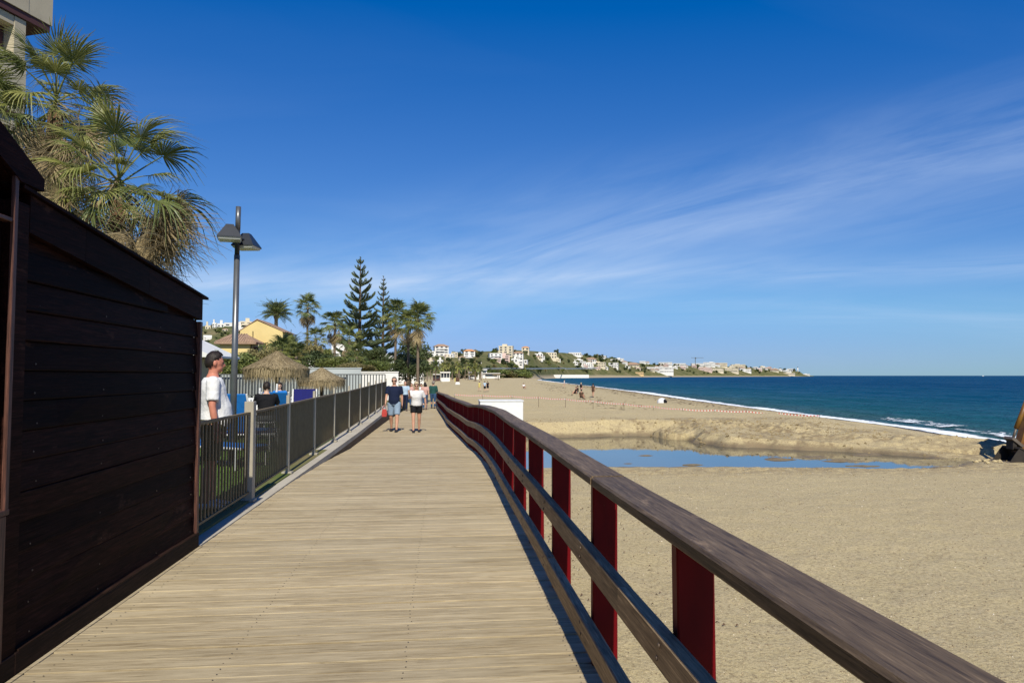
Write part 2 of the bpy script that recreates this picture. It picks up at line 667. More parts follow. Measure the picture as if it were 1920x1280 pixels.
    rip = t.math('ADD', t.math('MULTIPLY', a1, 0.32), t.math('ADD', t.math('MULTIPLY', a3, 0.34), t.math('MULTIPLY', a4, 0.34)))
    bp = t.node('ShaderNodeBump')
    bp.inputs['Strength'].default_value = 1.0
    bp.inputs['Distance'].default_value = 1.2
    t.l.new(t.math('ADD', a1, t.math('ADD', t.math('MULTIPLY', a2, 0.25), t.math('MULTIPLY', a4, 1.5))), bp.inputs['Height'])
    df = t.node('ShaderNodeBsdfDiffuse')
    t.l.new(c, df.inputs['Color'])
    t.l.new(bp.outputs[0], df.inputs['Normal'])
    gl = t.node('ShaderNodeBsdfGlossy')
    gl.inputs['Roughness'].default_value = 0.18
    t.l.new(bp.outputs[0], gl.inputs['Normal'])
    mx = t.node('ShaderNodeMixShader')
    t.l.new(t.rng(rip, 0.44, 0.60, 0.015, 0.22), mx.inputs[0])
    t.l.new(df.outputs[0], mx.inputs[1])
    t.l.new(gl.outputs[0], mx.inputs[2])
    t.l.new(mx.outputs[0], t.out.inputs[0])

    t = NT('pond_water')
    n = t.noise(t.pos(), 0.8, 3)
    t.base(t.mix(n, (0.035, 0.045, 0.04), (0.055, 0.06, 0.05)), 0.03, 0.5)
    t.b.inputs['IOR'].default_value = 1.95
    t.bump(t.noise(t.pos((1, 2.0, 1)), 3.0, 3), 0.035, 0.02)

    t = NT('foam')
    e = t.node('ShaderNodeAttribute', attribute_name='edge')
    nn = t.noise(t.pos((0.55, 0.35, 1)), 1.2, 7, 0.68, 0.8)
    n2 = t.noise(t.pos((1, 0.7, 1)), 4.0, 5, 0.7)
    m = t.math('ADD', e.outputs['Fac'], t.math('MULTIPLY', t.math('SUBTRACT', t.math('ADD', t.math('MULTIPLY', nn, 0.65), t.math('MULTIPLY', n2, 0.35)), 0.5), 2.1))
    al = t.rng(m, 0.42, 0.6)
    t.base((0.80, 0.83, 0.85), 0.8, 0.2)
    t.l.new(al, t.b.inputs['Alpha'])
    t.bump(n2, 0.6, 0.06)

    t = NT('grass')
    n = t.noise(t.pos(), 2.0, 5)
    n2 = t.noise(t.pos(), 30, 4)
    c = t.mix(t.rng(n, 0.3, 0.7), (0.115, 0.19, 0.035), (0.075, 0.135, 0.022))
    c = t.mix(t.rng(n2, 0.4, 0.7, 0, 0.6), c, (0.045, 0.085, 0.016))
    t.base(c, 0.8, 0.2)
    t.bump(n2, 0.8, 0.03)
    leafmat('grass_blade', (0.09, 0.17, 0.03), (0.16, 0.24, 0.05), 0.3)

    t = NT('concrete')
    n = t.noise(t.pos(), 1.5, 5)
    n2 = t.noise(t.pos(), 24, 4)
    c = t.mix(t.rng(n, 0.3, 0.7), (0.46, 0.42, 0.34), (0.37, 0.33, 0.265))
    c = t.mix(t.rng(n2, 0.5, 0.75, 0, 0.45), c, (0.24, 0.21, 0.165))
    t.base(c, 0.85, 0.25)
    t.bump(n2, 0.3, 0.006)

    t = NT('hill_ground')
    p = t.pos((0.02, 0.02, 0.05))
    n = t.noise(p, 1.0, 6, 0.65)
    n2 = t.noise(t.pos((0.14, 0.14, 0.14)), 1.0, 5, 0.65)
    c = t.mix(t.rng(n, 0.38, 0.62), (0.095, 0.105, 0.032), (0.19, 0.165, 0.075))
    c = t.mix(t.rng(n2, 0.45, 0.65, 0, 0.8), c, (0.055, 0.072, 0.022))
    c = t.mix(t.rng(n, 0.66, 0.74, 0, 0.8), c, (0.25, 0.185, 0.11))
    at = t.node('ShaderNodeAttribute', attribute_name='sandy')
    c = t.mix(at.outputs['Fac'], c, (0.36, 0.295, 0.2))
    t.base(c, 0.95, 0.1)

    t = NT('garden_soil')
    n = t.noise(t.pos(), 0.4, 5)
    t.base(t.mix(t.rng(n, 0.35, 0.65), (0.10, 0.13, 0.035), (0.20, 0.155, 0.085)), 0.95, 0.1)


make_setting_materials()

# ------------------------------------------------------------------ levels of the place
SEA, POND = -2.2, -1.62


def deck_z(d):
    return float(np.interp(d, [0, 11, 14, 18, 30, 48, 62], [0, 0, -.06, -.20, -.27, -.55, -.86]))


def rail_dx(d):                       # how far the boardwalk's sea side bends to the left
    return float(np.interp(d, [0, 13, 16, 19, 26, 43, 62], [0, 0, -.06, -.20, -.60, -1.08, -1.35]))


DL, DR = -2.25, 0.86                  # deck edges near the camera

_sp = [atZ(*q, SEA) for q in ((1885, 833), (1700, 803), (1480, 775), (1300, 751), (1200, 736), (1085, 722.5), (1010, 712.5))]
SHY = [-400, 0, 20] + [p.y for p in _sp] + [890, 1265, 2025, 3300, 6000, 40000]
SHX = [10, 24, 27] + [p.x for p in _sp] + [XY(1017, 890), XY(1102, 1265), XY(1283, 2025), XY(1502, 3300), XY(1524, 6000), XY(1524, 40000)]


def shore(y):
    return np.interp(y, SHY, SHX)


# ------------------------------------------------------------------ beach (sand), with the dug pond and the spoil heap
_pp = [(880, 868), (1000, 871), (1140, 874), (1300, 873), (1450, 874), (1600, 876), (1700, 877), (1785, 873), (1800, 866),
       (1740, 858), (1640, 850), (1560, 846), (1450, 841), (1360, 838), (1300, 830), (1262, 819), (1180, 817), (1060, 820), (960, 822), (880, 830)]
PONDPOLY = np.array([[atZ(a, b, POND).x, atZ(a, b, POND).y] for a, b in _pp])


def poly_sdf(x, y, P):
    d = np.full(x.shape, 1e9)
    ins = np.zeros(x.shape, bool)
    n = len(P)
    for i in range(n):
        a, b = P[i], P[(i + 1) % n]
        ex, ey = b[0] - a[0], b[1] - a[1]
        wx, wy = x - a[0], y - a[1]
        t = np.clip((wx * ex + wy * ey) / (ex * ex + ey * ey), 0, 1)
        d = np.minimum(d, np.hypot(wx - ex * t, wy - ey * t))
        c = ((a[1] <= y) & (b[1] > y)) | ((b[1] <= y) & (a[1] > y))
        xs = a[0] + (y - a[1]) / (ey if abs(ey) > 1e-9 else 1e-9) * ex
        ins ^= c & (x < xs)
    return np.where(ins, -d, d)


def sand_z(x, y, full=False):
    x, y = np.asarray(x, float), np.asarray(y, float)
    base = np.interp(y, [-20, 15, 21, 25.5, 30, 38, 44, 60, 300, 600, 900], [-1.30, -1.32, -1.46, -1.60, -1.25, -.80, -.72, -.78, -.25, .2, .4])
    ds = shore(y) - x
    base = np.minimum(base, SEA + 0.01 + np.clip(ds, -40, 400) * 0.125)
    base = base - 0.5 * sstep(0, -14, ds) * 1.0
    und = (fbm(x * 0.35, y * 0.5, 4, 3) - 0.5) * 0.22 * sstep(-1, 6, ds)
    z = base + und * np.where(y < 24, 0.45, 1.0)
    near = y < 80
    if near.any():
        sd_ = poly_sdf(x, y, PONDPOLY) + (fbm(x * 0.9, y * 0.9, 3, 21) - 0.5) * 0.6
        # far bank: cut scarp; near bank: soft
        ymid = np.interp(x, [0, 9, 14, 20], [31, 31, 29, 26.5])
        far = sstep(-1.2, 1.2, y - ymid)
        steep = (0.62 + 0.35 * fbm(x * 1.4, y * 0.15, 3, 5))
        bank_near = POND - 0.02 + sd_ * 0.10
        bank_far = POND - 0.02 + sd_ * steep * 0.95
        bank = bank_near * (1 - far) + bank_far * far
        z = np.where(near & (sd_ < 6), np.minimum(z, np.maximum(bank, POND - 0.28)), z)
        # mud bars just breaking the water
        bars = fbm(x * 0.55 + 3, y * 1.6, 3, 31)
        z = np.where(near & (sd_ < -0.3) & (y < 30), np.maximum(z, POND - 0.06 + 0.5 * np.clip(bars - 0.60, 0, 1)), z)
        # spoil heap beyond the pond
        hx0, hx1 = XY(1262, 33.5), XY(1665, 31.5)
        cx_ = (hx0 + hx1) / 2
        u = (x - cx_) / ((hx1 - hx0) / 2)
        yc = np.interp(x, [hx0, cx_, hx1], [38.2, 35.4, 33.2])
        hw = 3.0
        prof = np.clip(1 - ((y - yc) / hw) ** 2, 0, 1) ** 0.75
        env = np.clip(1 - np.abs(u) ** 3.0, 0, 1) * (1 - .4 * sstep(0, .9, u)) * (0.86 + 0.5 * (fbm(x * 0.6, y * 0.3, 3, 41) - 0.5))
        gul = (fbm(x * 1.9 + y * 0.35, y * 0.22, 4, 8) - 0.5) * 0.55
        heap = -1.36 + 0.64 * prof * env + 0.75 * gul * prof * np.clip(1.15 - np.abs(u), 0, 1) + (fbm(x * 4, y * 4, 4, 77) - .5) * 0.22 - np.abs(fbm(x * 2.6 + y * .6, y * .45, 3, 78) - .5) * .55 * prof + np.abs(fbm(x * 7, y * 7, 3, 79) - .5) * .16
        z = np.where(near & (prof * env > 0.02), np.maximum(z, heap), z)
        # long low ridge running right from the heap to the digger
        rr = np.clip(1 - ((y - np.interp(x, [14, 19, 24], [33, 29.6, 27.5])) / 1.8) ** 2, 0, 1) * sstep(14, 17, x) * sstep(27, 22, x)
        z = np.where(near & (rr > 0), np.maximum(z, -1.42 + rr * (0.26 + 0.5 * (fbm(x * 1.1, y * 1.6, 4, 12) - .4))), z)
        # wheel tracks and churned sand on the near side
        tr = np.exp(-((y - 22.4 - 0.02 * x) / 1.1) ** 2)
        z = z + near * tr * (np.sin(y * 9 + fbm(x * .6, y, 2, 3) * 5) * 0.02 + (fbm(x * 5, y * 5, 3, 55) - .5) * 0.09)
        z = z + np.where(near, (fbm(x * 1.6, y * 1.6, 3, 61) - .5) * 0.05, 0)
    if full:
        sdp = np.where(near, poly_sdf(x, y, PONDPOLY), 99)
        hh = z - SEA
        wet = np.clip(1.15 - hh / 0.42, 0, 1) * sstep(14, 6, ds)
        wet = np.where(near & (z < POND + 0.30) & (sdp < 5), np.clip(1.05 - (z - POND) / 0.30, 0, 0.72) * np.where(y < 27.5, sstep(1.1, .2, sdp), 1.0), wet)
        mud = np.where(near, np.exp(-((y - 22.6) / 1.4) ** 2) * 0.5 + sstep(5, 1, sdp) * 0.25 + sstep(18, 21, x) * np.exp(-((y - 27) / 3.5) ** 2) * 0.6, 0)
        mud = mud + np.where(near & (y > 29) & (y < 40) & (x > 9) & (x < 26), np.clip(fbm(x * 1.5, y * .9, 4, 33) - .40, 0, 1) * 4.0, 0)
        mud = mud + np.exp(-((ds - 9 - 3 * fbm(y * 0.05, y * 0, 2, 9)) / 3.4) ** 2) * 0.9 * (y > 45)
        return z, wet, np.clip(mud, 0, 1)
    return z


def axis(*segs):
    out = []
    for a, b, s in segs:
        out.extend(np.arange(a, b, s))
    out.append(segs[-1][1])
    return np.array(out)


ax_ = axis((-120, -20, 10), (-20, -4, 2), (-4, 0.5, 0.5), (0.5, 22, 0.085), (22, 40, 0.16), (40, 60, 0.6), (60, 130, 2.5), (130, 400, 15))
ay_ = axis((-20, 2, 2), (2, 20, 0.16), (20, 39, 0.075), (39, 60, 0.2), (60, 110, 0.8), (110, 300, 3), (300, 920, 14))
gx, gy = np.meshgrid(ax_, ay_)
gz, gwet, gmud = sand_z(gx, gy, True)
beach = link('beach', gridmesh('beach', gx, gy, gz, 'sand', True, {'wet': gwet, 'mud': gmud}))
tag(beach, kind='structure')

# pond and sea water
px0, px1 = PONDPOLY[:, 0].min() - 1, PONDPOLY[:, 0].max() + 1
py0, py1 = PONDPOLY[:, 1].min() - 0.5, PONDPOLY[:, 1].max() + 0.8
pond = MB().add([(px0, py0, POND), (px1, py0, POND), (px1, py1, POND), (px0, py1, POND)], [(0, 1, 2, 3)]).build('pond_water', 'pond_water')
tag(pond, kind='structure')

ss = axis((-12, 60, 0.5), (60, 200, 4), (200, 1000, 60), (1000, 6000, 500), (6000, 60000, 9000))
sy = axis((-400, 10, 40), (10, 130, 0.9), (130, 400, 8), (400, 2000, 60), (2000, 8000, 400), (8000, 60000, 6000))
gs, gyy = np.meshgrid(ss, sy)
gxx = shore(gyy) + gs
amp = 0.16 * sstep(2, 14, gs) * sstep(300, 60, gs) * sstep(500, 100, gyy)
wz = (fbm(gs * 0.16 + 5, gyy * 0.05, 3, 90) - 0.5) * 2 * amp
brk = 0.20 * np.exp(-((gs - 3.6 - 1.5 * fbm(gyy * 0.06, gyy * 0, 2, 4)) / 0.8) ** 2) * (0.4 + 0.9 * fbm(gyy * 0.08, gs * 0, 2, 14)) * (gyy < 400)
sea = link('sea', gridmesh('sea', gxx, gyy, SEA + wz + brk, 'sea_water', True, {'shore': np.clip(gs, 0, 4000)}))
tag(sea, kind='structure')


def foam_ribbon(y0, y1, step, s0, s1, n, z0, seed, wob, name, peak=0.5, power=1.0, gain=1.0):
    yy = np.arange(y0, y1, step)
    tt = np.linspace(0, 1, n)
    T, Y = np.meshgrid(tt, yy)
    wv = wob * (fbm(Y * 0.09, Y * 0, 3, seed) - 0.5) * 2
    grow = np.clip(1 + Y / 160, 1, 2.2)
    Sx = (s0 + (s1 - s0) * T) * grow + wv
    X = shore(Y) + Sx
    Z = np.maximum(sand_z(X, Y), SEA + 0.03) + z0 + 0.07 * np.sin(T * math.pi) * fbm(Y * 1.3, X * 1.3, 3, seed + 5)
    brk_ = 0.20 * np.exp(-((Sx - 3.6 - 1.5 * fbm(Y * 0.06, Y * 0, 2, 4)) / 0.8) ** 2) * (0.4 + 0.9 * fbm(Y * 0.08, Sx * 0, 2, 14)) * (Y < 400)
    Z = Z + brk_
    E = np.clip(1 - np.abs(T - peak) / np.where(T < peak, peak, 1 - peak), 0, 1) ** power * 1.15
    E = gain * E * (0.55 + 0.75 * fbm(Y * 0.03 + seed, Y * 0, 3, seed + 9))
    o = link(name, gridmesh(name, X, Y, Z, 'foam', True, {'edge': E}))
    return tag(o, kind='stuff')


tag(foam_ribbon(12, 640, 0.45, -0.9, 1.5, 14, 0.03, 5, 0.7, 'shore_foam', 0.35, 0.7), 'white line of foam where the small waves run up the sand', 'foam')
tag(foam_ribbon(14, 58, 0.4, 1.2, 5.0, 22, 0.05, 55, 0.5, 'breaker_foam', 0.25, 1.3, 0.36), 'broken white foam behind the front wave near the digger', 'foam')

# ------------------------------------------------------------------ land behind the beach and the hills
land = MB()
land.add([(-400, -40, .04), (-2.40, -40, .04), (-2.40, 50, .04), (-9, 62, .04), (-16, 130, .04), (-30, 420, .2), (-400, 420, .2)], [(0, 1, 2, 3, 4, 5, 6)])
land.add([(-2.40, -40, .04), (-2.40, 50, .04), (-9, 62, .04), (-16, 130, .04), (-30, 420, .2), (-2.40, -40, -2), (-2.40, 50, -2), (-9, 62, -2), (-16, 130, -2), (-30, 420, -2)],
         [(0, 1, 6, 5), (1, 2, 7, 6), (2, 3, 8, 7), (3, 4, 9, 8)])
tag(land.build('garden_ground', 'garden_soil', fix=False), kind='structure')
lawn = MB().add([(-14, 2, .055), (-2.66, 2, .055), (-2.66, 27, .055), (-14, 27, .055)], [(0, 1, 2, 3)]).build('lawn', 'grass')
tag(lawn, kind='structure')
g = MB()
rg = random.Random(4)
for i in range(9000):
    y = 7 + 13 * rg.random() ** 1.5
    x = -2.72 - rg.random() * (0.8 + (y - 6) * 0.35)
    h, a = rg.uniform(.03, .075), rg.uniform(0, 6.28)
    dx, dy = math.cos(a) * .008, math.sin(a) * .008
    lx, ly = rg.uniform(-.03, .03), rg.uniform(-.03, .03)
    g.add([(x - dx, y - dy, .055), (x + dx, y + dy, .055), (x + lx, y + ly, .055 + h)], [(0, 1, 2)])
tag(g.build('lawn_grass', 'grass_blade', fix=False), 'short green grass blades on the lawn behind the metal fence', 'grass', kind='stuff')

HP = np.array([
    # px, base distance, base z, ridge distance, ridge pixel row
    (250, 140, .2, 420, 622), (330, 140, .2, 420, 613), (400, 140, .2, 420, 611), (450, 150, .2, 430, 609), (500, 160, .2, 450, 620), (560, 190, .2, 480, 645),
    (640, 230, .2, 520, 662), (720, 280, .2, 540, 668), (790, 330, .2, 560, 668), (830, 390, .2, 640, 664), (900, 450, .2, 720, 660),
    (960, 560, .2, 800, 656), (1000, 720, .3, 960, 657), (1040, 990, .2, 1260, 661), (1080, 1190, 0, 1480, 664), (1130, 1410, 0, 1750, 669),
    (1160, 1530, 0, 1900, 675), (1200, 1700, -1, 2100, 681), (1260, 1960, -1, 2400, 685), (1320, 2260, -1, 2700, 686), (1400, 2750, -1, 3150, 688),
    (1450, 3020, -1, 3350, 692), (1485, 3230, -1, 3450, 694), (1500, 3300, -1.5, 3480, 697), (1508, 3340, -2.0, 3490, 702), (1518, 3400, -2.1, 3500, 703.6), (1528, 3450, -2.6, 3510, 705)])


def hill(px, t):
    b, bz, r, ry = (float(np.interp(px, HP[:, 0], HP[:, k])) for k in (1, 2, 3, 4))
    rz_ = atY(px, ry, r).z
    d = b + (r - b) * t
    n = float(fbm(np.array([px * 0.035 + 7]), np.array([t * 5.0]), 3, 19)[0]) - 0.5
    if t <= 0:
        z = bz + t * 30
    elif t <= 1:
        z = bz + (rz_ - bz) * (t ** 0.75) + n * (rz_ - bz) * 0.22 * math.sin(min(t * 1.2, 1) * math.pi * 0.9)
    else:
        z = rz_ - (t - 1) * (rz_ - bz) * 0.8
    return Vector((XY(px, d), d, z))


pxs = list(np.arange(250, 1528.1, 4.0))
tts = [-0.09, -0.03, 0, .04, .1, .18, .26, .34, .42, .5, .58, .66, .74, .82, .9, .96, 1.0, 1.1, 1.4, 2.0]
HXYZ = np.array([[tuple(hill(p, t)) for p in pxs] for t in tts])
sandy = np.array([[1.0 if t < 0.03 and p > 780 else 0.0 for p in pxs] for t in tts])
hills = link('hills', gridmesh('hills', HXYZ[..., 0], HXYZ[..., 1], HXYZ[..., 2], 'hill_ground', True, {'sandy': sandy}))
tag(hills, kind='structure')


_ts = np.array(tts)
_fine = np.linspace(0, 1, 81)


def hill_at(px, py):
    """point of the slope seen at that pixel row"""
    c = (px - pxs[0]) / 4.0
    i = int(max(0, min(len(pxs) - 2, math.floor(c))))
    f = c - i
    colm = HXYZ[:, i] * (1 - f) + HXYZ[:, i + 1] * f
    P = np.stack([np.interp(_fine, _ts, colm[:, k]) for k in range(3)], -1)
    rows = np.array([project(q)[1] for q in P])
    k = int(np.argmin(np.abs(rows - py)))
    return Vector(P[k]), float(_fine[k])


# ------------------------------------------------------------------ boardwalk deck: every board a piece of its own
PW, PG = 0.146, 0.010
deck = link('boardwalk', None, None, (0, 0, 0))
tag(deck, 'weathered beige timber boardwalk of crosswise boards running along the beach', 'boardwalk', kind='structure')
rb = random.Random(11)
plank_meshes = []
for k in range(8):
    m = MB()
    L, w, h, c = DR - DL, PW - PG - rb.uniform(0, .003), 0.035, 0.0018
    n = 9
    # cross-section with eased edges, slight cupping and bowed ends
    bow = rb.uniform(-.004, .004)
    sec = [(-w / 2, -h), (w / 2, -h), (w / 2, -c), (w / 2 - c, 0), (0, -0.0015 * rb.random()), (-w / 2 + c, 0), (-w / 2, -c)]
    vs = []
    for i in range(n):
        u = i / (n - 1)
        dy = bow * math.sin(u * math.pi)
        dz = -0.0015 * rb.random()
        for (a, b) in sec:
            vs.append((DL + L * u, a + dy, b + dz))
    q = len(sec)
    fs = [tuple(range(q))[::-1], tuple((n - 1) * q + i for i in range(q))]
    for i in range(n - 1):
        for j in range(q):
            fs.append((i * q + j, i * q + (j + 1) % q, (i + 1) * q + (j + 1) % q, (i + 1) * q + j))
    m.add(vs, fs)
    me = m.mesh('plank', 'deck_wood')
    plank_meshes.append(me)
npl = 300
y = 2.6
for i in range(npl):
    dx = rail_dx(y)
    o = link('plank', plank_meshes[rb.randrange(8)], deck)
    sx = (DR + dx - DL) / (DR - DL)
    slope = math.atan((deck_z(y + .1) - deck_z(y - .1)) / .2)
    o.location = (DL - DL * sx + rb.uniform(-.004, .004), y, deck_z(y) + rb.uniform(-.0025, .0025))
    o.scale = (sx, 1, 1)
    o.rotation_euler = (slope + rb.uniform(-.006, .006), 0, rb.uniform(-.0008, .0008))
    y += PW
yend = y
rest = MB()
y = -3.0
while y < 2.55:
    rest.box((DL + (DR - DL) / 2, y, -.0185), (DR - DL, PW - PG, .035))
    y += PW
y = yend
while y < 60:
    dx = rail_dx(y)
    rest.box(((DL + DR + dx) / 2, y, deck_z(y) - .0175), (DR + dx - DL, PW - PG, .035))
    y += PW
o = rest.build('far_planks', 'deck_wood', deck)
o['kind'] = 'stuff'
# screw heads over the joists
scw = MB()
for i in range(88):
    yy = 2.6 + i * PW
    for xx in (-2.12, -1.2, -.2, .74):
        for dy in (-.035, .035):
            cx, cy = xx + rb.uniform(-.012, .012), yy + dy + rb.uniform(-.006, .006)
            zc2 = deck_z(yy) + .0022
            scw.add([(cx + .0048 * math.cos(a), cy + .0048 * math.sin(a), zc2) for a in (0, 1.05, 2.09, 3.14, 4.19, 5.24)], [(0, 1, 2, 3, 4, 5)])
plain('screw_steel', (0.07, 0.055, 0.04), (0.04, 0.03, 0.024), 30, 0.6, 0.4)
o = scw.build('screw_heads', 'screw_steel', deck, fix=False)
o['kind'] = 'stuff'
# joists and the apron under the boards
j = MB()
for xx in (DL + .12, -1.2, -.2, DR - .1):
    ys = np.arange(-3, 60, 1.5)
    for a in ys:
        b = a + 1.5
        zz = (deck_z(a) + deck_z(b)) / 2 - .12
        x0 = xx + (rail_dx(a) if xx > -.5 else 0)
        j.box((x0, (a + b) / 2, zz), (.09, 1.5, .16), (math.atan((deck_z(b) - deck_z(a)) / 1.5), 0, 0))
j.build('joist', 'kerb_board_wood', deck)
ap = MB()
for a in np.arange(-3, 60, 1.0):
    b = a + 1.0
    ap.add([(DR + rail_dx(a) - .02, a, deck_z(a) - .04), (DR + rail_dx(b) - .02, b, deck_z(b) - .04), (DR + rail_dx(b) - .02, b, -1.7), (DR + rail_dx(a) - .02, a, -1.7)], [(0, 1, 2, 3)])
ap.build('side_board', 'kerb_board_wood', deck, fix=False)

ed = MB()
for a, b in ((1.2, 3.4), (3.404, 5.6), (5.605, 7.0)):
    ed.box((DL + .006, (a + b) / 2, -.012), (.026, b - a, .034))
ed.build('edge_batten', 'deck_wood', deck)

# ------------------------------------------------------------------ concrete kerb strip under the metal fence


def fence_x(d):
    return float(np.interp(d, [5, 9.3, 14.4, 33], [-2.36, -2.42, -2.52, -2.57]))


def kerb_z(d):
    return float(np.interp(d, [0, 9, 20, 33, 36], [0.012, 0.012, .06, .2, .2]))


kb = MB()
ys = list(np.arange(6.99, 34.2, 0.6))
for a, b in zip(ys[:-1], ys[1:]):
    za, zb = kerb_z(a), kerb_z(b)
    x0a, x0b = fence_x(a) - .2, fence_x(b) - .2
    kb.add([(x0a, a, za), (DL, a, za), (DL, b, zb), (x0b, b, zb), (DL, a, za - .10), (DL, b, zb - .10)], [(0, 1, 2, 3), (1, 4, 5, 2)])
tag(kb.build('kerb_strip', 'concrete', fix=False), kind='structure')
kb = MB()
for a in np.arange(9.0, 34.0, 2.5):
    b = min(a + 2.49, 34)
    za, zb = kerb_z(a) - .1, kerb_z(b) - .1
    kb.prism([(a, za), (b, zb), (b, deck_z(b) - .3), (a, deck_z(a) - .3)], 'x', DL - .05, DL - .012)
tag(kb.build('kerb_board', 'kerb_board_wood'), kind='structure')

# ------------------------------------------------------------------ wooden railing on the beach side
rail = thing('boardwalk_railing', 'brown timber handrail on dark red posts along the beach side of the boardwalk', 'railing')
post_me = MB().box((0, 0, 0), (.14, .062, 1.30), bev=.006).mesh('post', 'red_paint')
post_ys = [2.53 - 1.44 * 2, 2.53 - 1.44, 2.53]
while post_ys[-1] < 58:
    post_ys.append(post_ys[-1] + 1.44)
for yy in post_ys:
    o = link('post', post_me, rail, (.91 + rail_dx(yy), yy, deck_z(yy) + 1.015 - .65))
    o.rotation_euler = (0, rb.uniform(-.006, .006), math.atan((rail_dx(yy + .5) - rail_dx(yy - .5))) * -1 + rb.uniform(-.01, .01))


def rail_run(name, x0, x1, z0, z1, mat, seglen, ystart, bev=.006):
    y = ystart
    while y < 58:
        y1 = min(y + seglen, 59)
        n = 9
        jx, jz = rb.uniform(-.003, .003), rb.uniform(-.003, .003)
        vs, fs = [], []
        for i in range(n):
            yy = y + .003 + (y1 - y - .006) * i / (n - 1)
            dx, dz = rail_dx(yy) + jx, deck_z(yy) + jz + .004 * math.sin(yy * 1.3)
            b = bev
            ring = [(x0 + b, z0), (x1 - b, z0), (x1, z0 + b), (x1, z1 - b), (x1 - b, z1), (x0 + b, z1), (x0, z1 - b), (x0, z0 + b)]
            vs += [(a + dx, yy, c + dz) for a, c in ring]
        for i in range(n - 1):
            for k in range(8):
                fs.append((i * 8 + k, i * 8 + (k + 1) % 8, (i + 1) * 8 + (k + 1) % 8, (i + 1) * 8 + k))
        fs += [tuple(range(8)), tuple((n - 1) * 8 + k for k in range(8))[::-1]]
        MB().add(vs, fs).build(name, mat, rail)
        y = y1


rail_run('handrail', .785, .975, 1.018, 1.072, 'rail_wood', 4.32, -4.92, .01)
rail_run('middle_rail', .775, .838, .55, .675, 'side_rail_wood', 4.32, -1.2)
rail_run('lower_rail', .775, .838, .135, .262, 'side_rail_wood', 4.32, -3.4)

# bolt heads where the rails cross the posts
plain('bolt_steel', (0.16, 0.12, 0.09), (0.07, 0.05, 0.04), 30, 0.5, 0.4, 0.5)
bolt_me = MB().tube([(0, 0, 0), (-.007, 0, 0)], [.011, .008], 8).mesh('bolt', 'bolt_steel', True)
for yy in post_ys[:16]:
    for zz in (.585, .64, .17, .225):
        link('bolt', bolt_me, rail, (.776 + rail_dx(yy), yy + (.014 if zz in (.585, .225) else -.014), deck_z(yy) + zz))

# ------------------------------------------------------------------ dark timber kiosk on the left
kio = thing('timber_kiosk', 'almost black timber kiosk wall with lapped boards and sloping fascia beside the boardwalk', 'kiosk')
KX = -2.30
KY0, KY1 = 4.13, 6.99


def ktop(y):
    return 2.60 + (2.335 - 2.60) * (y - KY0) / (KY1 - KY0) - 0.012 * math.sin((y - KY0) / (KY1 - KY0) * math.pi)


core = MB()
core.prism([(KY0 - .2, -.2), (KY1 - .05, -.2), (KY1 - .05, ktop(KY1) - .06), (KY0 - .2, ktop(KY0) - .06)], 'x', -4.6, KX - .034)
core.build('wall_core', 'dark_wood', kio)
ph = .166
rk = random.Random(3)
for k in range(14):
    z0 = .135 + k * ph
    z1 = z0 + ph - .004
    ye = KY1 - .06
    if ktop(ye) - .15 < z1:
        ye = KY0 + (KY1 - KY0) * max(0.0, (2.60 - .12 - z1) / (2.60 - 2.335))
    if ye < KY0 + .3:
        continue
    ye = min(ye, KY1 - .06)
    jog = rk.uniform(0, .004)
    m = MB()
    n = 8
    vs, fs = [], []
    for i in range(n):
        yy = KY0 + (ye - KY0) * i / (n - 1)
        wv = .003 * math.sin(yy * 2.1 + k) + jog
        wv2 = wv + (.022 if k == 4 else (.016 if k in (1, 7) and 4.9 < yy < 6.4 else (.012 * math.sin((yy - KY0) * 1.1) ** 2 if k in (2, 5, 9) else 0)))
        vs += [(KX - .03, yy, z0), (KX + .004 + wv, yy, z0), (KX + .006 + wv, yy, z0 + .008), (KX - .011 + wv2, yy, z1 - .003), (KX - .013 + wv2, yy, z1), (KX - .03, yy, z1)]
    for i in range(n - 1):
        for q in range(6):
            fs.append((i * 6 + q, i * 6 + (q + 1) % 6, (i + 1) * 6 + (q + 1) % 6, (i + 1) * 6 + q))
    fs += [tuple(range(6)), tuple((n - 1) * 6 + q for q in range(6))[::-1]]
    m.add(vs, fs).build('wall_board', 'dark_wood', kio)
nail_me = MB().tube([(0, 0, 0), (.004, 0, 0)], [.006, .005], 6).mesh('nail', 'bolt_steel')
for k in range(12):
    for yy in (KY0 + .16, 5.1, 6.05, KY1 - .16):
        link('nail', nail_me, kio, (KX + .003, yy + rk.uniform(-.02, .02), .135 + k * ph + .035 + rk.uniform(-.01, .01)))
# fascia in three lengths, capping sheet, corner and base trim
for a, b in ((KY0, 4.75), (4.753, 5.75), (5.753, KY1)):
    o = MB().prism([(a, ktop(a) - .21), (b, ktop(b) - .21), (b, ktop(b)), (a, ktop(a))], 'x', KX - .03, KX + .028).build('fascia_board', 'dark_wood', kio)
roof = MB().prism([(KY0 - .1, ktop(KY0) + .012), (KY1 + .10, ktop(KY1) - .003), (KY1 + .10, ktop(KY1) + .017), (KY0 - .1, ktop(KY0) + .032)], 'x', -4.7, KX + .05).build('roof_sheet', 'dark_wood', kio)
MB().box((KX + .002, KY1 - .025, 1.06), (.06, .055, 2.1), bev=.004).build('corner_post', 'dark_trim_wood', kio)
MB().box((KX + .006, (KY0 + KY1) / 2 - .02, .062), (.07, KY1 - KY0 + .02, .124), bev=.006).build('base_board', 'base_trim_wood', kio)
for a, b in ((KY0, 5.1), (5.103, 6.1), (6.104, KY1 - .01)):
    MB().box((KX + .016, (a + b) / 2, .131 + rk.uniform(-.002, .003)), (.052, b - a, .014), (rk.uniform(-.004, .004), R(8), rk.uniform(-.004, .004))).build('ledge_strip', 'base_trim_wood', kio)
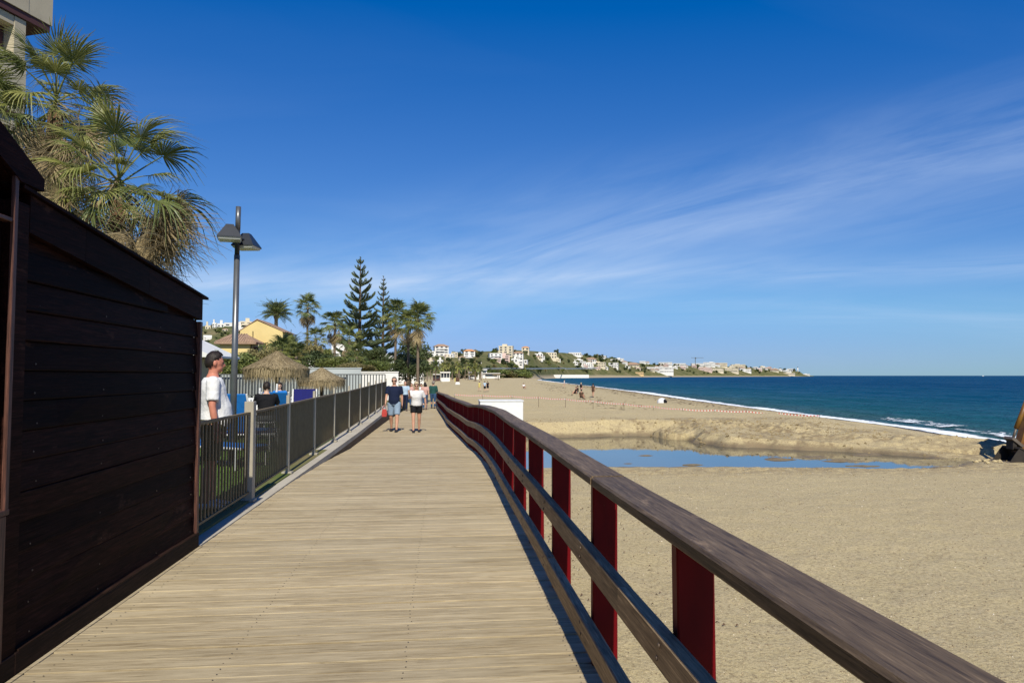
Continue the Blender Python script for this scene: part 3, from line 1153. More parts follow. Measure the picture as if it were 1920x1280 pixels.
# the taller near bay with its own roof
NB = MB()
NB.prism([(-2.5, -.2), (3.9, -.2), (3.9, 2.66), (2.4, 3.3), (-2.5, 3.3)], 'x', -4.9, KX - .035)
NB.build('near_bay_core', 'dark_wood', kio)
MB().box((KX - .005, 4.06, 1.27), (.07, .13, 2.54), bev=.005).build('bay_post', 'dark_wood', kio)
MB().box((KX + .034, 3.975, 1.83), (.022, .034, 1.86), bev=.003).build('bay_strip', 'dark_trim_wood', kio)
MB().box((KX + .012, 3.86, .44), (.05, .26, .86), bev=.004).build('bay_panel', 'dark_trim_wood', kio)
MB().box((KX + .016, 3.45, .888), (.06, 1.1, .03), bev=.004).build('bay_ledge', 'dark_trim_wood', kio)
MB().box((KX + .016, 3.42, 2.42), (.05, 1.06, .022), bev=.003).build('bay_batten', 'dark_trim_wood', kio)
for k in range(14):
    z0 = .9 + k * ph
    if z0 > 2.35:
        break
    MB().box((KX - .020, 3.36, z0 + ph / 2), (.024, 1.15, ph - .006), (0, R(-3.5), 0)).build('wall_board', 'dark_wood', kio)
MB().box((KX + .004, 3.2, .06), (.07, 1.82, .12), bev=.006).build('base_board', 'base_trim_wood', kio)
rp = [(4.22, 2.64), (4.22, 2.71), (1.5, 3.94), (-2.5, 3.94), (-2.5, 3.80), (1.4, 3.80), (4.0, 2.64)]
MB().prism(rp, 'x', -5.0, KX + .05).build('bay_roof', 'dark_wood', kio)

# ------------------------------------------------------------------ metal fence on the kerb
plain('fence_metal', (0.20, 0.15, 0.078), (0.145, 0.11, 0.06), 9, 0.6, 0.15, 0.0, bump=0.1)
plain('fence_post_metal', (0.38, 0.34, 0.26), (0.30, 0.27, 0.21), 7, 0.6, 0.35, 0.1, bump=0.1)
fen = thing('metal_fence', 'grey brown metal fence of upright bars along the left kerb of the boardwalk', 'fence')
fposts = [9.32, 11.8, 14.45, 17.1, 19.85, 22.5, 25.2, 27.9, 30.6, 33.2]
fp_me = MB().box((0, 0, .63), (.05, .10, 1.26), bev=.004).mesh('fence_post', 'fence_post_metal')
fp_big = MB().box((0, 0, .63), (.115, .135, 1.26), bev=.006).mesh('fence_post', 'fence_post_metal')
foot_me = MB().box((0, 0, .02), (.16, .16, .035), bev=.004).mesh('foot_plate', 'fence_post_metal')
for i, yy in enumerate(fposts):
    o = link('fence_post', fp_big if i == 0 else fp_me, fen, (fence_x(yy), yy, kerb_z(yy)))
    link('foot_plate', foot_me, o)
bar_me = MB().box((0, 0, .0), (.016, .032, .96)).mesh('fence_bar', 'fence_metal')
edges = [6.6] + fposts
for a, b in zip(edges[:-1], edges[1:]):
    za, zb = kerb_z(a), kerb_z(b)
    sl = math.atan2(zb - za, b - a)
    an = math.atan2(fence_x(a) - fence_x(b), b - a)
    mid = ((fence_x(a) + fence_x(b)) / 2, (a + b) / 2, (za + zb) / 2)
    MB().box((mid[0], mid[1], mid[2] + 1.115), (.048, b - a - .12, .028), (sl, 0, an)).build('top_rail', 'fence_metal', fen)
    MB().box((mid[0], mid[1], mid[2] + .125), (.036, b - a - .12, .024), (sl, 0, an)).build('bottom_rail', 'fence_metal', fen)
    n = max(2, int((b - a - .2) / .112))
    for k in range(n):
        yy = a + .14 + (b - a - .28) * k / (n - 1)
        link('fence_bar', bar_me, fen, (fence_x(yy), yy, kerb_z(yy) + .62))

# ------------------------------------------------------------------ street lamp with two pyramid heads
plain('lamp_steel', (0.17, 0.175, 0.18), (0.12, 0.125, 0.13), 5, 0.38, 0.5, 0.6)
plain('lamp_dark', (0.030, 0.034, 0.042), (0.022, 0.025, 0.03), 5, 0.4, 0.5, 0.3)
plain('lamp_glass', (0.55, 0.55, 0.5), (0.48, 0.48, 0.44), 5, 0.25, 0.5)
LY = 13.0
lamp = thing('street_lamp', 'grey steel street lamp with two pyramid shades rising behind the fence', 'street lamp', (XY(438, LY), LY, .05))
lamp.rotation_euler = (0, 0, 0)
tk = R(0.35)
MB().tube([(0, 0, 0), (.02, 0, 3.70)], [.058, .050], 16).build('lower_pole', 'lamp_steel', lamp, True)
MB().tube([(.02, 0, 3.70), (.025, 0, 4.15)], [.043, .043], 16).build('sleeve', 'lamp_dark', lamp, True)
MB().tube([(.025, 0, 4.15), (.03, 0, 4.57)], [.045, .045], 16).build('upper_pole', 'lamp_steel', lamp, True)
MB().tube([(0, 0, 0), (0, 0, .05)], [.12, .11], 14).build('base_flange', 'lamp_steel', lamp)


def lamp_head(cx, cy, cz, rz, w):
    r = Matrix.Rotation(rz, 3, 'Z')
    b, t_, h = w, w * .30, w * 1.15

    def P(x, y, z):
        q = r @ Vector((x, y, 0))
        return (cx + q.x, cy + q.y, cz + z)
    vs = [P(-b, -b, 0), P(b, -b, 0), P(b, b, 0), P(-b, b, 0), P(-t_, -t_, h), P(t_, -t_, h), P(t_, t_, h), P(-t_, t_, h)]
    sh_ = MB().add(vs, [(0, 1, 5, 4), (1, 2, 6, 5), (2, 3, 7, 6), (3, 0, 4, 7), (4, 5, 6, 7)])
    lid = [P(-b, -b, -.02), P(b, -b, -.02), P(b, b, -.02), P(-b, b, -.02)]
    sh_.add(vs[:4] + lid, [(0, 1, 5, 4), (1, 2, 6, 5), (2, 3, 7, 6), (3, 0, 4, 7)])
    s = sh_.build('lamp_shade', 'lamp_dark', lamp)
    k = .86
    MB().add([P(-b * k, -b * k, -.055), P(b * k, -b * k, -.055), P(b * k, b * k, -.055), P(-b * k, b * k, -.055), P(-b, -b, -.005), P(b, -b, -.005), P(b, b, -.005), P(-b, b, -.005)],
             [(0, 1, 2, 3), (0, 1, 5, 4), (1, 2, 6, 5), (2, 3, 7, 6), (3, 0, 4, 7)]).build('diffuser', 'lamp_glass', s)


lamp_head(-.05, -.21, 3.97, R(14), .20)
lamp_head(.12, .23, 3.90, R(-8), .20)
MB().tube([(-.06, -.17, 4.02), (.16, .18, 3.98)], .022, 8).build('bracket', 'lamp_dark', lamp)


# ------------------------------------------------------------------ plants
leafmat('palm_green', (0.10, 0.135, 0.028), (0.300, 0.290, 0.090), 0.3, 0.45)
leafmat('palm_dark', (0.055, 0.085, 0.022), (0.160, 0.180, 0.055), 0.2, 0.42)
leafmat('palm_dead', (0.13, 0.095, 0.05), (0.46, 0.365, 0.20), 0.25, 0.8)
leafmat('date_green', (0.085, 0.115, 0.030), (0.20, 0.215, 0.075), 0.2, 0.45)
leafmat('pine_needles', (0.055, 0.088, 0.042), (0.145, 0.170, 0.085), 0.15, 0.55)
leafmat('shrub_green', (0.07, 0.105, 0.022), (0.20, 0.215, 0.06), 0.2, 0.55)
leafmat('shrub_olive', (0.12, 0.11, 0.036), (0.28, 0.235, 0.10), 0.2, 0.6)
leafmat('tree_dark', (0.026, 0.045, 0.014), (0.080, 0.100, 0.030), 0.15, 0.6)
plain('palm_trunk', (0.20, 0.155, 0.11), (0.12, 0.09, 0.065), 7, 0.9, 0.2, bump=0.8, stretch=(1, 1, 5), bdist=0.03)
plain('fibre_trunk', (0.17, 0.095, 0.05), (0.09, 0.055, 0.032), 9, 0.9, 0.2, bump=0.9, stretch=(1, 1, 4), bdist=0.03)
plain('bark', (0.13, 0.095, 0.065), (0.075, 0.055, 0.04), 9, 0.9, 0.2, bump=0.8, bdist=0.02)
plain('thatch', (0.20, 0.155, 0.085), (0.11, 0.085, 0.05), 14, 0.95, 0.1, bump=0.8, stretch=(1, 1, .3))
leafmat('thatch_straw', (0.20, 0.155, 0.085), (0.40, 0.32, 0.19), 0.1, 0.9)


def fan_leaf(seed, dead=False, nseg=34, pet=1.0, rad=0.95, thin=.70):
    """fan palm leaf: petiole along +X from the origin, pleated fan split into drooping blades"""
    r = random.Random(seed)
    m = MB()
    sag = r.uniform(.05, .16)
    p = [Vector((pet * u, 0, -sag * u * u * pet)) for u in (0, .35, .7, 1)]
    if not dead:
        m.tube(p, [.022, .018, .014, .012], 5)
    else:
        m.tube(p, [.016, .012, .010, .008], 4)
    hub = p[-1]
    spread = R(r.uniform(98, 118)) if not dead else R(r.uniform(45, 75))
    fold = r.uniform(.15, .45)
    droop = r.uniform(.25, .62) if not dead else r.uniform(.5, .9)
    tilt = r.uniform(-.25, .05) if not dead else r.uniform(-.7, -.3)
    for i in range(nseg):
        th = -spread + 2 * spread * i / (nseg - 1) + r.uniform(-.02, .02)
        L = rad * (.72 + .28 * math.cos(th)) * r.uniform(.9, 1.06)
        dth = spread / (nseg - 1)
        dr = droop * r.uniform(.6, 1.5)
        cur = r.uniform(-.12, .12) if dead else r.uniform(-.03, .03)
        vs = []
        for u in (.03, .28, .52, .76, 1.0):
            rr = L * u
            x, y = math.cos(th + cur * u * u * 3) * rr, math.sin(th + cur * u * u * 3) * rr
            z = abs(math.sin(th)) * fold * rr * .55 + tilt * x - dr * L * u ** 3
            x -= .35 * dr * L * u ** 3 * math.cos(th)
            w = rr * dth * (1.02 if u < .3 else thin) if u < .5 else (L * .52 * dth * thin) * (1.02 - (u - .52) / .48 * .97)
            w = max(w, .0025)
            nx, ny = -math.sin(th), math.cos(th)
            vs.append(hub + Vector((x + nx * w, y + ny * w, z - w * .35)))
            vs.append(hub + Vector((x, y, z + w * .45)))
            vs.append(hub + Vector((x - nx * w, y - ny * w, z - w * .35)))
        fs = []
        for k in range(4):
            a = k * 3
            fs += [(a, a + 1, a + 4, a + 3), (a + 1, a + 2, a + 5, a + 4)]
        m.add(vs, fs)
    return m.mesh('frond', 'palm_dead' if dead else ('palm_green' if seed % 3 else 'palm_dark'), False)


FANS = [fan_leaf(100 + i) for i in range(7)]
FANS_DEAD = [fan_leaf(200 + i, True) for i in range(5)]
FANS_LOW = [fan_leaf(300 + i, nseg=17, thin=.8) for i in range(5)]
FANS_DEAD_LOW = [fan_leaf(400 + i, True, nseg=10) for i in range(3)]


def trunk_mesh(h, r0, r1, mat, lean=(0, 0), rings=14, seed=0):
    r = random.Random(seed)
    pts, rad = [], []
    n = max(rings, int(h / .25))
    for i in range(n + 1):
        u = i / n
        pts.append((lean[0] * u * u, lean[1] * u * u, h * u))
        base = r0 + (r1 - r0) * min(1, u * 1.4)
        if u < .06:
            base *= 1.35 - u * 5
        rad.append(base * (1 + (.06 if i % 2 else -.02) + r.uniform(-.02, .02)))
    m = MB().tube(pts, rad, 10)
    return m.mesh('trunk', mat, True)


def fan_palm(name, label, loc, h, scale, green, dead, seed, low=False, group=None, lean=(0, 0), tm='palm_trunk', r0=.19, r1=.13, upmax=86, wild=0.0):
    r = random.Random(seed)
    t = thing(name, label, 'palm', loc, r.uniform(0, 6.28), group)
    tp = link('trunk', trunk_mesh(h - .35 * wild, r0, r1 * (1 - .3 * wild), tm, lean, seed=seed), t)
    top = Vector((lean[0], lean[1], h))
    L, D = (FANS_LOW, FANS_DEAD_LOW) if low else (FANS, FANS_DEAD)
    for i in range(green):
        u = i / max(1, green - 1)
        el = R(upmax - 112 * u ** .9 + r.uniform(-9, 9) * (1 + 1.2 * wild))
        az = i * 2.399963 + r.uniform(-.25, .25)
        o = link('frond', L[r.randrange(len(L))], t, top + Vector((0, 0, .12 - .3 * u)))
        o.rotation_euler = (Matrix.Rotation(az, 3, 'Z') @ Matrix.Rotation(-el, 3, 'Y') @ Matrix.Rotation(r.uniform(-.4, .4), 3, 'X')).to_euler()
        s = scale * r.uniform(.8 - .15 * wild, 1.15 + .1 * wild)
        o.scale = (s, s * r.uniform(1 - .3 * wild, 1.05), s)
    for i in range(dead):
        u = i / max(1, dead - 1)
        el = R(-28 - 48 * r.random() + wild * r.uniform(-10, 26))
        az = i * 2.399963 * 1.3 + r.uniform(-.3, .3)
        o = link('dead_frond', D[r.randrange(len(D))], t, top + Vector((0, 0, -.18 - (.9 + .9 * wild) * scale * u + .35 * wild)))
        o.rotation_euler = (Matrix.Rotation(az, 3, 'Z') @ Matrix.Rotation(-el, 3, 'Y') @ Matrix.Rotation(r.uniform(-.6 - wild, .6 + wild), 3, 'X')).to_euler()
        s = scale * r.uniform(.75, 1.1) * (1 + .15 * wild)
        o.scale = (s, s, s)
    return t


def palm_at(name, label, px, py, Y, ground, scale, green, dead, seed, **kw):
    c = atY(px, py, Y)
    return fan_palm(name, label, (c.x, Y, ground), c.z - ground, scale, green, dead, seed, **kw)


# the shaggy palms behind the kiosk
palm_at('fan_palm', 'big shaggy fan palm with a thick skirt of dead fronds behind the dark kiosk', 222, 345, 14.0, .05, .86, 34, 120, 5, wild=1.0, tm='fibre_trunk', r0=.24, r1=.2, upmax=72)
palm_at('fan_palm', 'taller thin fan palm in front of the concrete apartment block', 105, 190, 16.0, .05, .80, 32, 50, 9, wild=.7, tm='fibre_trunk', r0=.22, r1=.18, upmax=80)
palm_at('fan_palm', 'fan palm at the left edge of the picture with drooping dead fronds', -40, 205, 15.0, .05, .76, 34, 60, 12, wild=.8, tm='fibre_trunk', r0=.22, r1=.18, upmax=76)


# date palm frond
def feather_frond(seed, L=3.0):
    r = random.Random(seed)
    m = MB()
    sag = r.uniform(.30, .42)
    P = lambda u: Vector((L * u * (1 - .12 * u), 0, -sag * L * u * u))
    m.tube([P(u) for u in (0, .2, .4, .6, .8, 1)], [.03, .025, .02, .015, .01, .004], 4)
    for side in (-1, 1):
        for i in range(34):
            u = .14 + .86 * i / 33
            p = P(u)
            ln = .62 * math.sin(min(1, u * 1.2 + .12) * math.pi) ** .6 + .08
            d = Vector((math.cos(R(48)), side * math.sin(R(48)), .28 + r.uniform(-.2, .2))).normalized()
            q = p + d * ln + Vector((0, 0, -.10 * ln))
            w = Vector((.026, 0, 0))
            m.add([p - w, p + w, p + d * ln * .55 + w * .9, q, p + d * ln * .55 - w * .9], [(0, 1, 2, 3, 4)])
    return m.mesh('frond', 'date_green')


FEATHER = [feather_frond(i) for i in range(3)]


def date_palm(label, px, py, Y, ground, scale, n, seed, group=None):
    c = atY(px, py, Y)
    r = random.Random(seed)
    t = thing('date_palm', label, 'palm', (c.x, Y, ground), 0, group)
    h = c.z - ground
    link('trunk', trunk_mesh(h, .30, .26, 'palm_trunk', seed=seed), t)
    MB().ell((0, 0, h - .15), (.42, .42, .65)).build('leaf_base', 'palm_trunk', t, True)
    for i in range(n):
        u = i / (n - 1)
        el = R(82 - 92 * u + r.uniform(-7, 7))
        o = link('frond', FEATHER[i % 3], t, (0, 0, h))
        o.rotation_euler = (Matrix.Rotation(i * 2.39996, 3, 'Z') @ Matrix.Rotation(-el, 3, 'Y') @ Matrix.Rotation(r.uniform(-.3, .3), 3, 'X')).to_euler()
        s = scale * r.uniform(.85, 1.1)
        o.scale = (s, s, s)
    return t


date_palm('feathery date palm rising behind the yellow house', 518, 590, 108, .1, 1.12, 46, 3)
date_palm('low spreading date palm in front of the yellow house wall', 545, 650, 70, .1, .62, 34, 4)
palm_at('fan_palm', 'tall slim fan palm with a round crown between the date palm and the pine', 577, 576, 92, .1, 1.0, 34, 26, 21, low=True)
palm_at('fan_palm', 'fan palm with pale upright fronds left of the big araucaria', 628, 606, 80, .1, .95, 30, 26, 22, low=True)
palm_at('fan_palm', 'short fan palm beside the slim palm trunk above the thatched umbrella', 592, 634, 78, .1, .78, 26, 26, 23, low=True)
palm_at('fan_palm', 'brownish fan palm crown just left of the big araucaria trunk', 655, 636, 74, .1, .8, 24, 30, 24, low=True)
palm_at('fan_palm', 'dense fan palm left of the pair by the white wall', 742, 590, 66, .1, .86, 44, 16, 25, low=True, r0=.15, r1=.10)
palm_at('fan_palm', 'fan palm with the widest crown right beside the boardwalk', 784, 598, 60, .0, .86, 46, 16, 26, low=True, r0=.14, r1=.10)
palm_at('fan_palm', 'fan palm with brown trunk between the two crowns at the white wall', 766, 606, 63, .0, .74, 32, 14, 27, low=True, r0=.14, r1=.10)
palm_at('fan_palm', 'bushy low fan palm under the big araucaria', 668, 668, 62, .1, .7, 26, 10, 28, low=True)
palm_at('fan_palm', 'low fan palm with yellowish fronds behind the larger thatched umbrella', 556, 668, 58, .1, .72, 24, 16, 29, low=True)
palm_at('fan_palm', 'low fan palm showing just right of the lamp and yellow house', 528, 655, 60, .1, .75, 26, 12, 30, low=True)


# araucarias
def araucaria_branch(seed):
    r = random.Random(seed)
    m = MB()
    P = lambda u: Vector((u, 0, -.10 * math.sin(u * math.pi * .8) + .34 * u ** 2.2))
    m.tube([P(u) for u in (0, .25, .5, .75, 1)], [.03, .024, .018, .012, .005], 4)
    for i in range(58):
        u = .16 + .84 * i / 57
        p = P(u)
        side = (-1, 1, 0)[i % 3]
        ln = (.20 + .12 * math.sin(u * math.pi)) * r.uniform(.8, 1.2)
        d = Vector((.75, side * .75, .34 + (.5 if side == 0 else 0) + r.uniform(-.15, .15))).normalized()
        n = d.cross(Vector((0, 0, 1))).normalized()
        k = d.cross(n)
        w = .030
        q = p + d * ln
        mid = p + d * ln * .5
        m.add([p, mid + n * w, mid - n * w * .5 + k * w, mid - n * w * .5 - k * w, q],
              [(0, 1, 2), (0, 2, 3), (0, 3, 1), (4, 2, 1), (4, 3, 2), (4, 1, 3)])
    return m.mesh('branch', 'pine_needles')


ARB = [araucaria_branch(i) for i in range(4)]


def araucaria(label, px, ptop, Y, ground, width, whorls, per, seed, power=.8):
    r = random.Random(seed)
    top = atY(px, ptop, Y)
    h = top.z - ground
    t = thing('araucaria_tree', label, 'tree', (top.x, Y, ground))
    MB().tube([(0, 0, 0), (0, 0, h * .5), (0, 0, h * .985)], [.34 * h / 17, .2 * h / 17, .03], 10).build('trunk', 'bark', t, True)
    for w in range(whorls):
        u = w / (whorls - 1)
        z = h * (.975 - .86 * u ** 1.12)
        ln = .18 + width * (u ** power) * (1 - .22 * max(0, u - .8) / .2)
        for k in range(per):
            az = 2 * math.pi * k / per + w * .9 + r.uniform(-.15, .15)
            el = R(30 - 34 * u + r.uniform(-6, 6))
            o = link('branch', ARB[r.randrange(4)], t, (0, 0, z + r.uniform(-.08, .08)))
            o.rotation_euler = (Matrix.Rotation(az, 3, 'Z') @ Matrix.Rotation(-el, 3, 'Y')).to_euler()
            s = ln * r.uniform(.85, 1.12)
            o.scale = (s, s * (1.0 if s > .8 else 1.25), s * (1.0 if s > .8 else 1.25))
    return t


araucaria('big dark araucaria pine with upturned branches, tallest tree in the picture', 676, 478, 90, .1, 3.6, 15, 5, 1)
araucaria('slender araucaria pine with narrow tiers right of the big one', 719, 514, 98, .1, 2.9, 18, 4, 2, 1.0)


# shrubs and round trees
def crown_mesh(name, seed, n, rx, rz, mat, leaf=.12, clumps=9):
    r = random.Random(seed)
    cs = []
    for i in range(clumps):
        a, q = r.uniform(0, 6.28), r.random() ** .5
        cs.append((Vector((math.cos(a) * q * rx * .68, math.sin(a) * q * rx * .68, r.uniform(-.42, .62) * rz)), r.uniform(.32, .58)))
    m = MB()
    for i in range(n):
        c, s = cs[r.randrange(clumps)]
        d = Vector((r.gauss(0, 1), r.gauss(0, 1), r.gauss(0, 1))).normalized()
        p = c + Vector((d.x * rx * s, d.y * rx * s, d.z * rz * s)) * (r.random() ** .28)
        a = Vector((r.gauss(0, 1), r.gauss(0, 1), r.gauss(0, .7))).normalized()
        b = a.cross(d + Vector((r.gauss(0, .5), r.gauss(0, .5), r.gauss(0, .5))))
        if b.length < 1e-3:
            continue
        b.normalize()
        l, w = leaf * r.uniform(.7, 1.3), leaf * .45 * r.uniform(.7, 1.3)
        m.add([p - a * l * .5, p + b * w * .5, p + a * l * .5, p - b * w * .5], [(0, 1, 2, 3)])
    return m.mesh(name, mat)


SHRUBS = [crown_mesh('crown', 1, 2600, 1, .8, 'shrub_green', .15), crown_mesh('crown', 2, 2600, 1, .8, 'shrub_olive', .15),
          crown_mesh('crown', 3, 2400, 1, .9, 'tree_dark', .16)]
STEM = MB().tube([(0, 0, -1.0), (.03, .02, -.4), (-.02, 0, .3)], [.07, .055, .03], 7).mesh('stem', 'bark', True)


def shrub(label, px, py, Y, w, h, kind, ground=.05, name='shrub', cat='shrub', group=None):
    """centre of the crown at that pixel"""
    c = atY(px, py, Y)
    t = thing(name, label, cat, (c.x, Y, ground), random.uniform(0, 6), group)
    zc_ = max(c.z - ground, h * .5)
    link('crown', SHRUBS[kind], t, (0, 0, zc_), None, (w / 2, w / 2, h / 1.6))
    link('trunk', STEM, t, (0, 0, zc_ * .8), None, (w * .5, w * .5, zc_ * .8))
    return t


shrub('green garden shrub right behind the lamp post', 462, 686, 40, 2.6, 1.6, 0)
shrub('leafy shrub left of the larger thatched umbrella', 442, 692, 44, 2.4, 1.5, 0)
shrub('olive shrub under the corner of the yellow house', 492, 672, 56, 3.0, 2.2, 1)
shrub('mixed green bush in front of the yellow gable', 520, 664, 64, 3.6, 2.6, 0)
shrub('brown green bush above the larger thatched umbrella', 566, 664, 66, 3.6, 3.0, 1)
shrub('dark green round bush above the smaller thatched umbrella', 598, 682, 62, 3.4, 2.0, 2)
shrub('green bush above the grey wall', 622, 684, 60, 3.0, 1.5, 0)
shrub('brown hedge bush over the grey wall end', 652, 688, 58, 2.4, 1.0, 1)
shrub('brown trimmed hedge above the white wall', 684, 690, 56, 2.0, .8, 1)
shrub('bright green bush over the white wall', 712, 688, 58, 2.8, 1.2, 0)
shrub('dark shady tree mass behind the palm trunks beside the boardwalk', 760, 690, 66, 3.6, 2.6, 2)
shrub('darkest bush at the foot of the palm pair', 786, 695, 62, 2.6, 1.9, 2)
shrub('dark tree behind the palm pair trunks', 770, 664, 84, 4.6, 3.4, 2)
shrub('dark bush between the two araucarias', 700, 672, 84, 3.6, 2.4, 2)
shrub('bush at the foot of the big araucaria', 664, 682, 70, 3.2, 1.8, 2)
shrub('low bush left of the tall slim palm trunk', 610, 672, 88, 4.0, 2.6, 0)

# ------------------------------------------------------------------ walls and houses
plain('white_wall', (0.72, 0.70, 0.66), (0.60, 0.58, 0.54), .6, 0.85, 0.2)
plain('cream_wall', (0.62, 0.545, 0.40), (0.54, 0.47, 0.345), .6, 0.85, 0.2)
plain('pink_wall', (0.60, 0.46, 0.40), (0.52, 0.39, 0.34), .6, 0.85, 0.2)
plain('yellow_wall', (0.66, 0.52, 0.235), (0.58, 0.455, 0.20), .7, 0.85, 0.2, bump=.1)
plain('grey_wall', (0.42, 0.45, 0.45), (0.34, 0.37, 0.37), 1.2, 0.85, 0.2, bump=.2)
plain('panel_grey', (0.36, 0.39, 0.39), (0.30, 0.33, 0.33), 3, 0.7, 0.3)
plain('roof_tile', (0.36, 0.24, 0.165), (0.26, 0.175, 0.125), 3, 0.9, 0.15, bump=.3)
plain('concrete_wall', (0.46, 0.405, 0.295), (0.38, 0.33, 0.24), 1.1, 0.85, 0.2, bump=.1)
plain('maroon_paint', (0.085, 0.035, 0.035), (0.06, 0.025, 0.025), 3, 0.7, 0.3)
plain('window_dark', (0.045, 0.055, 0.065), (0.03, 0.038, 0.045), 2, 0.12, 0.5)
plain('window_teal', (0.05, 0.14, 0.17), (0.035, 0.09, 0.11), 2, 0.1, 0.5)
plain('awning_white', (0.68, 0.68, 0.66), (0.58, 0.58, 0.56), 2, 0.7, 0.3)
plain('orange_roof', (0.55, 0.27, 0.12), (0.45, 0.22, 0.1), 2, 0.9, 0.15)

UNITBOX = {}


def box_mesh(name, mat):
    k = (name, mat)
    if k not in UNITBOX:
        UNITBOX[k] = MB().box((0, 0, 0), (1, 1, 1)).mesh(name, mat)
    return UNITBOX[k]


def part_box(name, mat, parent, c, s, rot=None):
    o = link(name, box_mesh(name, mat), parent, c, rot)
    o.scale = s
    return o


HIP = {}


def hip_mesh(mat):
    if mat not in HIP:
        m = MB()
        m.add([(-.56, -.56, 0), (.56, -.56, 0), (.56, .56, 0), (-.56, .56, 0), (-.2, 0, 1), (.2, 0, 1), (-.56, -.56, -.12), (.56, -.56, -.12), (.56, .56, -.12), (-.56, .56, -.12)],
              [(0, 1, 5, 4), (1, 2, 5), (2, 3, 4, 5), (3, 0, 4), (0, 6, 7, 1), (1, 7, 8, 2), (2, 8, 9, 3), (3, 9, 6, 0), (6, 9, 8, 7)])
        HIP[mat] = m.mesh('roof', mat)
    return HIP[mat]


def house(label, loc, w, h, d, wallm, roof, rz, group=None, seed=0, name='house', storeys=None, winm='window_dark', arches=False):
    """front faces -Y before turning; loc is the middle of the front's foot"""
    r = random.Random(seed)
    t = thing(name, label, 'house', loc, rz, group)
    part_box('wall', wallm, t, (0, d / 2, h / 2 - h * .25), (w, d, h * 1.5))
    storeys = storeys or max(1, int(round(h / 3.2)))
    sh_ = h / storeys
    nw = max(2, int(w / 3.4))
    for s in range(storeys):
        for k in range(nw):
            ww = w / nw * r.uniform(.38, .62)
            wh = sh_ * r.uniform(.42, .6)
            x = -w / 2 + w * (k + .5) / nw
            wd = part_box('window', winm, t, (x, -.02, sh_ * s + sh_ * .5), (ww, .12, wh))
        if s and r.random() < .6:
            part_box('balcony', wallm, t, (r.uniform(-.12, .12) * w, -.65, sh_ * s + .12), (w * .62, 1.3, .95))
    if roof == 'flat':
        part_box('parapet', wallm, t, (0, d / 2, h + .2), (w * 1.02, d * 1.02, .55))
        if r.random() < .6:
            part_box('roof_room', wallm, t, (r.uniform(-.2, .2) * w, d * .6, h + 1.2), (w * .35, d * .4, 2.2))
    else:
        o = link('roof', hip_mesh(roof), t, (0, d / 2, h), None, (w, d, min(w, d) * .28))
    return t


# grey and white garden walls, the slatted screen behind the umbrellas
gw = thing('garden_wall', 'pale grey rendered garden wall behind the smaller thatched umbrella', 'wall', (0, 0, 0))
x0, x1 = XY(560, 47), XY(677, 47)
part_box('wall_panel', 'grey_wall', gw, ((x0 + x1) / 2, 47, 1.02), (x1 - x0, .2, 2.1))
part_box('coping', 'grey_wall', gw, ((x0 + x1) / 2, 47, 2.09), (x1 - x0 + .1, .28, .06))
ww = thing('garden_wall', 'bright white garden wall behind the walking couple', 'wall', (0, 0, 0))
x0, x1 = XY(677.5, 46), XY(747, 46)
part_box('wall_panel', 'white_wall', ww, ((x0 + x1) / 2, 46, .88), (x1 - x0, .22, 1.85))
part_box('coping', 'white_wall', ww, ((x0 + x1) / 2, 46, 1.83), (x1 - x0 + .06, .3, .06))

plain('screen_metal', (0.10, 0.11, 0.11), (0.075, 0.08, 0.08), 5, 0.6, 0.3)
scr = thing('railing_screen', 'dark upright railings with pale grey panels around the sunbathing lawn', 'fence', (0, 0, 0))
SY = 36.0
xa, xb = XY(380, SY), XY(722, SY)
n = 62
bm_ = MB().box((0, 0, 0), (.05, .03, 1.05)).mesh('screen_bar', 'screen_metal')
for k in range(n):
    x = xa + (xb - xa) * k / (n - 1)
    link('screen_bar', bm_, scr, (x, SY, 1.14))
for z in (1.66, .64):
    MB().box(((xa + xb) / 2, SY, z), (xb - xa, .05, .05)).build('screen_rail', 'screen_metal', scr)
npan = 9
xm = XY(650, SY)
for k in range(npan):
    a = xa + (xm - xa) * k / npan
    b = xa + (xm - xa) * (k + 1) / npan
    MB().box(((a + b) / 2, SY + .22, .96), (b - a - .02, .04, 1.36)).build('screen_panel', 'panel_grey', scr)
    MB().box((b, SY + .1, .8), (.08, .08, 1.7)).build('screen_post', 'screen_metal', scr)

# yellow house: hipped front wing and tall gable
YH = 78.0
yc_ = atY(443, 665, YH)
yh = thing('yellow_house', 'yellow rendered house with brown tiled hip roof and a tall gable behind', 'house', (yc_.x, YH, 0))
k_ = YH / F


def yb(px0, px1, pt, pb, y0, y1, name, mat, par=None):
    a, b = atY(px0, pb, YH), atY(px1, pt, YH)
    return part_box(name, mat, par or yh, ((a.x + b.x) / 2 - yc_.x, (y0 + y1) / 2, (a.z + b.z) / 2), (b.x - a.x, y1 - y0, b.z - a.z))


yb(411, 468, 642, 720, 0, 4, 'front_wing', 'yellow_wall')
yb(468.2, 483, 645, 720, .5, 4, 'side_wing', 'concrete_wall')
yb(473, 482, 650, 664, .42, .6, 'door', 'maroon_paint')
ga = [atY(450, 700, YH + 4), atY(530, 700, YH + 4), atY(530, 622, YH + 4), atY(482, 601, YH + 4), atY(450, 619, YH + 4)]
MB().prism([(p.x - yc_.x, p.z) for p in ga], 'y', 4.05, 10).build('gable_block', 'yellow_wall', yh)
rl = [atY(446, 622, YH + 4), atY(482, 599, YH + 4), atY(534, 623, YH + 4)]
for i in range(2):
    a, b = rl[i], rl[i + 1]
    rt = MB().prism([(a.x - yc_.x, a.z), (b.x - yc_.x, b.z), (b.x - yc_.x, b.z + .09), (a.x - yc_.x, a.z + .09)], 'y', 4.0, 10.2).build('gable_roof', 'roof_tile', yh)
